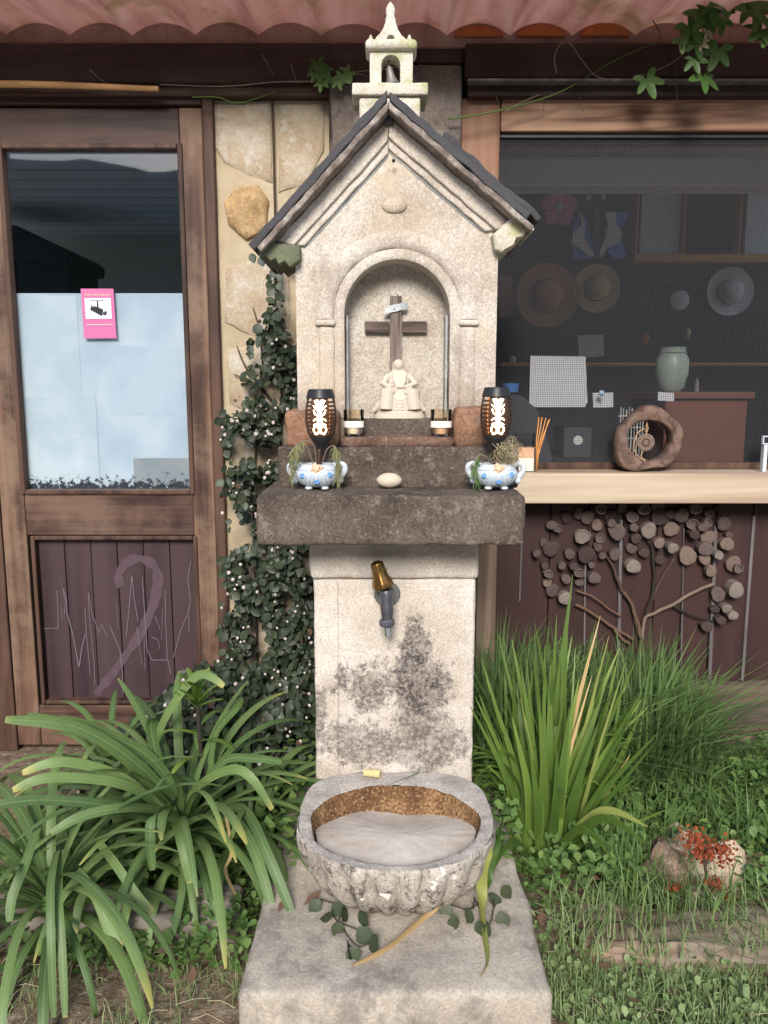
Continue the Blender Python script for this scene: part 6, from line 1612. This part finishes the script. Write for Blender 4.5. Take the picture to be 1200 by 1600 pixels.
for px, py, a, b, c_, mt, lab in ((1035,1360,.055,.05,.060,'rock_brown','brown grey rock beside the cream rocks'),(1068,1345,.060,.05,.062,'rock_cream','cream rock behind the dry red shrub'),(1118,1372,.062,.05,.068,'rock_cream','broad pale rock beside the sleeper end'),(1055,1305,.036,.03,.040,'rock_cream','small pointed pale rock on top of the rock pile'),
        (1160,1345,.045,.04,.035,'rock_brown','low grey rock at the edge of the weeds'),(1098,1400,.05,.035,.028,'rock_cream','flat pale stone under the dry red shrub'),(1010,1330,.035,.03,.036,'rock_cream','small round pale rock at the side of the pile')):
    p = ground(px, py + 22); MB().ball(p + Vector((0,0,c_*.72)), a, b, c_, 16, 11, .45, 9, px).build('rock', mt, None, 40, lab, 'rock')
c = ground(1108, 1425); sh = thing('dry_shrub', c, 'small dead rust-red shrub standing among the pale rocks', 'shrub')
def gp(px, py, y): return at(px, py, y)
yq = c.y - .02
for pts, r0 in (([(1108,1425),(1105,1380),(1100,1345),(1092,1320)], .005), ([(1102,1355),(1112,1330),(1125,1318)], .003), ([(1105,1378),(1085,1380),(1062,1388)], .003), ([(1106,1400),(1118,1385),(1125,1372)], .003), ([(1107,1410),(1125,1405),(1142,1402)], .0028)):
    P = smoothpath([gp(a,b,yq) for a,b in pts], 4); MB().tube(P, [r0*(1-.5*i/(len(P)-1)) for i in range(len(P))], 6).build('branch', 'brown_stem', sh, smooth=180)
fo = MB()
for cxp, cyp, rp, n_ in ((1082,1312,22,150),(1108,1330,20,90),(1128,1325,20,110),(1055,1386,12,50),(1118,1380,14,80),(1140,1404,13,90),(1092,1330,18,70),(1132,1345,14,40)):
    for i in range(n_):
        p = gp(cxp + r2.gauss(0,rp*.5), cyp + r2.gauss(0,rp*.42), yq + r2.gauss(0,.014)); s_ = r2.uniform(.003,.0065)
        d1 = Vector((r2.gauss(0,1),r2.gauss(0,1),r2.gauss(0,1))).normalized()*s_; d2 = d1.orthogonal().normalized()*s_*.7; fo.add([p-d1, p+d2, p+d1, p-d2], [(0,1,2,3)])
fo.build('dry_leaves', 'red_dry_leaf', sh)['kind'] = 'stuff'

# ------------------------------------------------------------------ grasses and weeds
def blades(name, n_, place, hr, wr, mt, lab, lean=.5, seed=1, K=3):
    r2 = random.Random(seed); mb = MB()
    for i in range(n_):
        p = place(r2); h_ = r2.uniform(*hr)*HK[0]; HK[0] = 1.0; a = r2.uniform(0, 6.28); ln = r2.gauss(0, lean)*h_; w_ = r2.uniform(*wr)
        d = Vector((math.cos(a), math.sin(a), 0)); s_ = Vector((-d.y, d.x, 0))*w_/2
        if abs(s_.x) < w_*.2: s_ = Vector((w_*.35, s_.y, 0))
        n0 = len(mb.v)
        for q in range(K):
            t_ = q/K; c_ = p + d*ln*t_*t_ + Vector((0,0,h_*(t_ - .18*abs(ln)/h_*t_*t_))); mb.v += [c_ - s_*(1-t_*.6), c_ + s_*(1-t_*.6)]
        mb.v.append(p + d*ln + Vector((0,0,h_*(1-.18*abs(ln)/h_))))
        for q in range(K-1): mb.f.append((n0+2*q, n0+2*q+1, n0+2*q+3, n0+2*q+2))
        mb.f.append((n0+2*K-2, n0+2*K-1, n0+2*K))
    o = mb.build(name, mt, None, 180, lab, 'grass', kind='stuff'); return o
HK = [1.0]
def p_tall(r2):
    while True:
        px = r2.uniform(742, 1105); y = r2.uniform(2.05, 2.37)
        x = at(px, 1150, y).x; f_ = (px-742)/363
        top = .50 - .10*math.sin(f_*3.14) + .05*noise.noise(Vector((x*7, y*7, 0))) - .22*max(0, f_-.75)/.25
        p = Vector((x, y, 0)); 
        HK[0] = top/.5; return p
blades('tall_grass', 6500, p_tall, (.14,.60), (.004,.013), 'tall_grass', 'dense dark tall grass in front of the boards', .62, 41)
def in_slab(p): return at(372,1556,1.235).x - .02 < p.x < at(866,1556,1.235).x + .02 and p.y < 2.2
def near_log(p): return p.x > .33 and 1.43 < p.y < 1.60
def p_right(r2):
    while True:
        p = Vector((r2.uniform(.27, 1.4), r2.uniform(1.15, 1.46), 0))
        if not in_slab(p): return p
blades('lawn_grass', 6500, p_right, (.02,.065), (.0018,.0040), 'lawn_grass', 'short bright grass in front of the brown sleeper', .7, 42)
def p_left(r2):
    while True:
        p = Vector((r2.uniform(-.95, -.27), r2.uniform(1.12, 1.50), 0))
        if not in_slab(p) and noise.noise(Vector((p.x*6, p.y*6, 1))) > -.05: return p
blades('sparse_grass', 900, p_left, (.015,.06), (.0015,.0035), 'lawn_grass', 'sparse short grass on bare ground near the grey sleeper', .8, 43)
def flat_straw(r2):
    while True:
        p = Vector((r2.uniform(-1.0, 1.2), r2.uniform(1.12, 1.7), 0))
        if not in_slab(p): return p
mb = MB(); r2 = random.Random(44)
for i in range(420):
    p = flat_straw(r2); a = r2.uniform(0,6.28); d = Vector((math.cos(a),math.sin(a),0))*r2.uniform(.02,.07); z = Vector((0,0,r2.uniform(.008,.03)))
    mb.tube([p+z, p+d*.5+z+Vector((0,0,.006)), p+d+Vector((0,0,.012))], .0009, 4, False)
mb.build('dry_straw_litter', 'straw', None, 180, 'scattered dry straw stalks on the ground round the slab', 'straw', kind='stuff')
def leaves(name, n_, place, sr, mt, lab, zr, seed):
    r2 = random.Random(seed); mb = MB()
    for i in range(n_):
        p = place(r2); s_ = r2.uniform(*sr); z = r2.uniform(*zr)*(.35+.65*max(0,.5+noise.noise(Vector((p.x*5,p.y*5,seed))))); c_ = Vector((p.x, p.y, .008+z))
        a = r2.uniform(0,6.28); ti = r2.uniform(.1,.9); d = Vector((math.cos(a)*math.cos(ti), math.sin(a)*math.cos(ti), math.sin(ti)*r2.choice((1,1,-.4)))); sd_ = Vector((-math.sin(a), math.cos(a), r2.uniform(-.4,.4)))
        up = Vector((0,0,.12*s_))
        mb.add([c_, c_+d*s_*.35+sd_*s_*.34+up, c_+d*s_*.75+sd_*s_*.28+up, c_+d*s_, c_+d*s_*.75-sd_*s_*.28+up, c_+d*s_*.35-sd_*s_*.34+up, c_+d*s_*.5], [(0,1,6),(1,2,6),(2,3,6),(3,4,6),(4,5,6),(5,0,6)])
    return mb.build(name, mt, None, 180, lab, 'weeds', kind='stuff')
def p_weed(r2):
    while True:
        p = Vector((r2.uniform(.26, 1.5), r2.uniform(1.55, 2.34), 0))
        if in_slab(p) or near_log(p): continue
        if .62 < p.x < .82 and 1.50 < p.y < 1.72: continue
        return p
leaves('weeds', 8500, p_weed, (.012,.034), 'weed_leaf', 'bright leafy weeds covering the bed right of the basin'.replace('right of', 'beside'), (.0,.15), 51)
def p_weed2(r2):
    while True:
        p = Vector((r2.uniform(.26, 1.3), r2.uniform(1.14, 1.56), 0))
        if not in_slab(p): return p
leaves('clover', 2600, p_weed2, (.008,.022), 'lawn_grass', 'small pale green clover among the grass before the sleeper', (.0,.05), 52)
def p_weed3(r2):
    while True:
        p = Vector((r2.uniform(-.95, -.20), r2.uniform(1.42, 2.0), 0))
        if not in_slab(p): return p
leaves('undergrowth', 4200, p_weed3, (.012,.030), 'weed_leaf', 'low green undergrowth beneath the lily leaves', (.0,.10), 53)
def p_bed(r2):
    while True:
        p = Vector((r2.uniform(.26, 1.4), r2.uniform(1.46, 2.3), 0))
        if not in_slab(p) and noise.noise(Vector((p.x*4, p.y*4, 9))) > -.15: return p
blades('weed_grass', 2600, p_bed, (.05,.20), (.002,.006), 'weed_leaf', 'loose green grass blades among the leafy weeds by the sleeper', .8, 45)
def p_log(r2): return Vector((r2.uniform(.36, .98), r2.uniform(1.40, 1.60), .05))
blades('sleeper_grass', 700, p_log, (.02,.09), (.0018,.004), 'lawn_grass', 'grass growing over the brown sleeper', .9, 46)
mb = MB(); r2 = random.Random(91)
for i in range(170):                                            # brown leaf litter
    p = Vector((r2.uniform(-.95,1.2), r2.uniform(1.15,2.2), 0))
    if in_slab(p) and r2.random() < .93: continue
    z = (.128 if in_slab(p) else .02 + .05*r2.random()); s_ = r2.uniform(.010,.024); a = r2.uniform(0,6.28); c_ = p + Vector((0,0,z))
    d = Vector((math.cos(a), math.sin(a), r2.uniform(-.1,.35)))*s_; e_ = Vector((-math.sin(a), math.cos(a), r2.uniform(-.1,.3)))*s_*.45
    mb.add([c_-d, c_+e_, c_+d, c_-e_, c_+Vector((0,0,-.002))], [(0,4,1),(1,4,2),(2,4,3),(3,4,0)])
mb.build('leaf_litter', 'creeper_brown', None, 180, 'scattered small brown dead leaves on the ground round the slab', 'dead leaves', kind='stuff')
def p_slabback(r2):
    s_ = r2.choice((-1,1)); return Vector((.012 + s_*r2.uniform(.20,.31), r2.uniform(1.62,2.3), .11))
r2 = random.Random(54); mb = MB()
for i in range(900):
    p = p_slabback(r2); s_ = r2.uniform(.016,.034); c_ = Vector((p.x, p.y, .125 + r2.random()**2*.12)); a = r2.uniform(0,6.28); d = Vector((math.cos(a), math.sin(a), r2.uniform(-.4,.7))); sd_ = Vector((-math.sin(a), math.cos(a), r2.uniform(-.4,.4)))
    mb.add([c_, c_+d*s_*.4+sd_*s_*.36, c_+d*s_, c_+d*s_*.4-sd_*s_*.36], [(0,1,2),(0,2,3)])
mb.build('creeping_weeds', 'weed_leaf', None, 180, 'creeping green leaves overgrowing the slab behind the basin', 'weeds', kind='stuff')
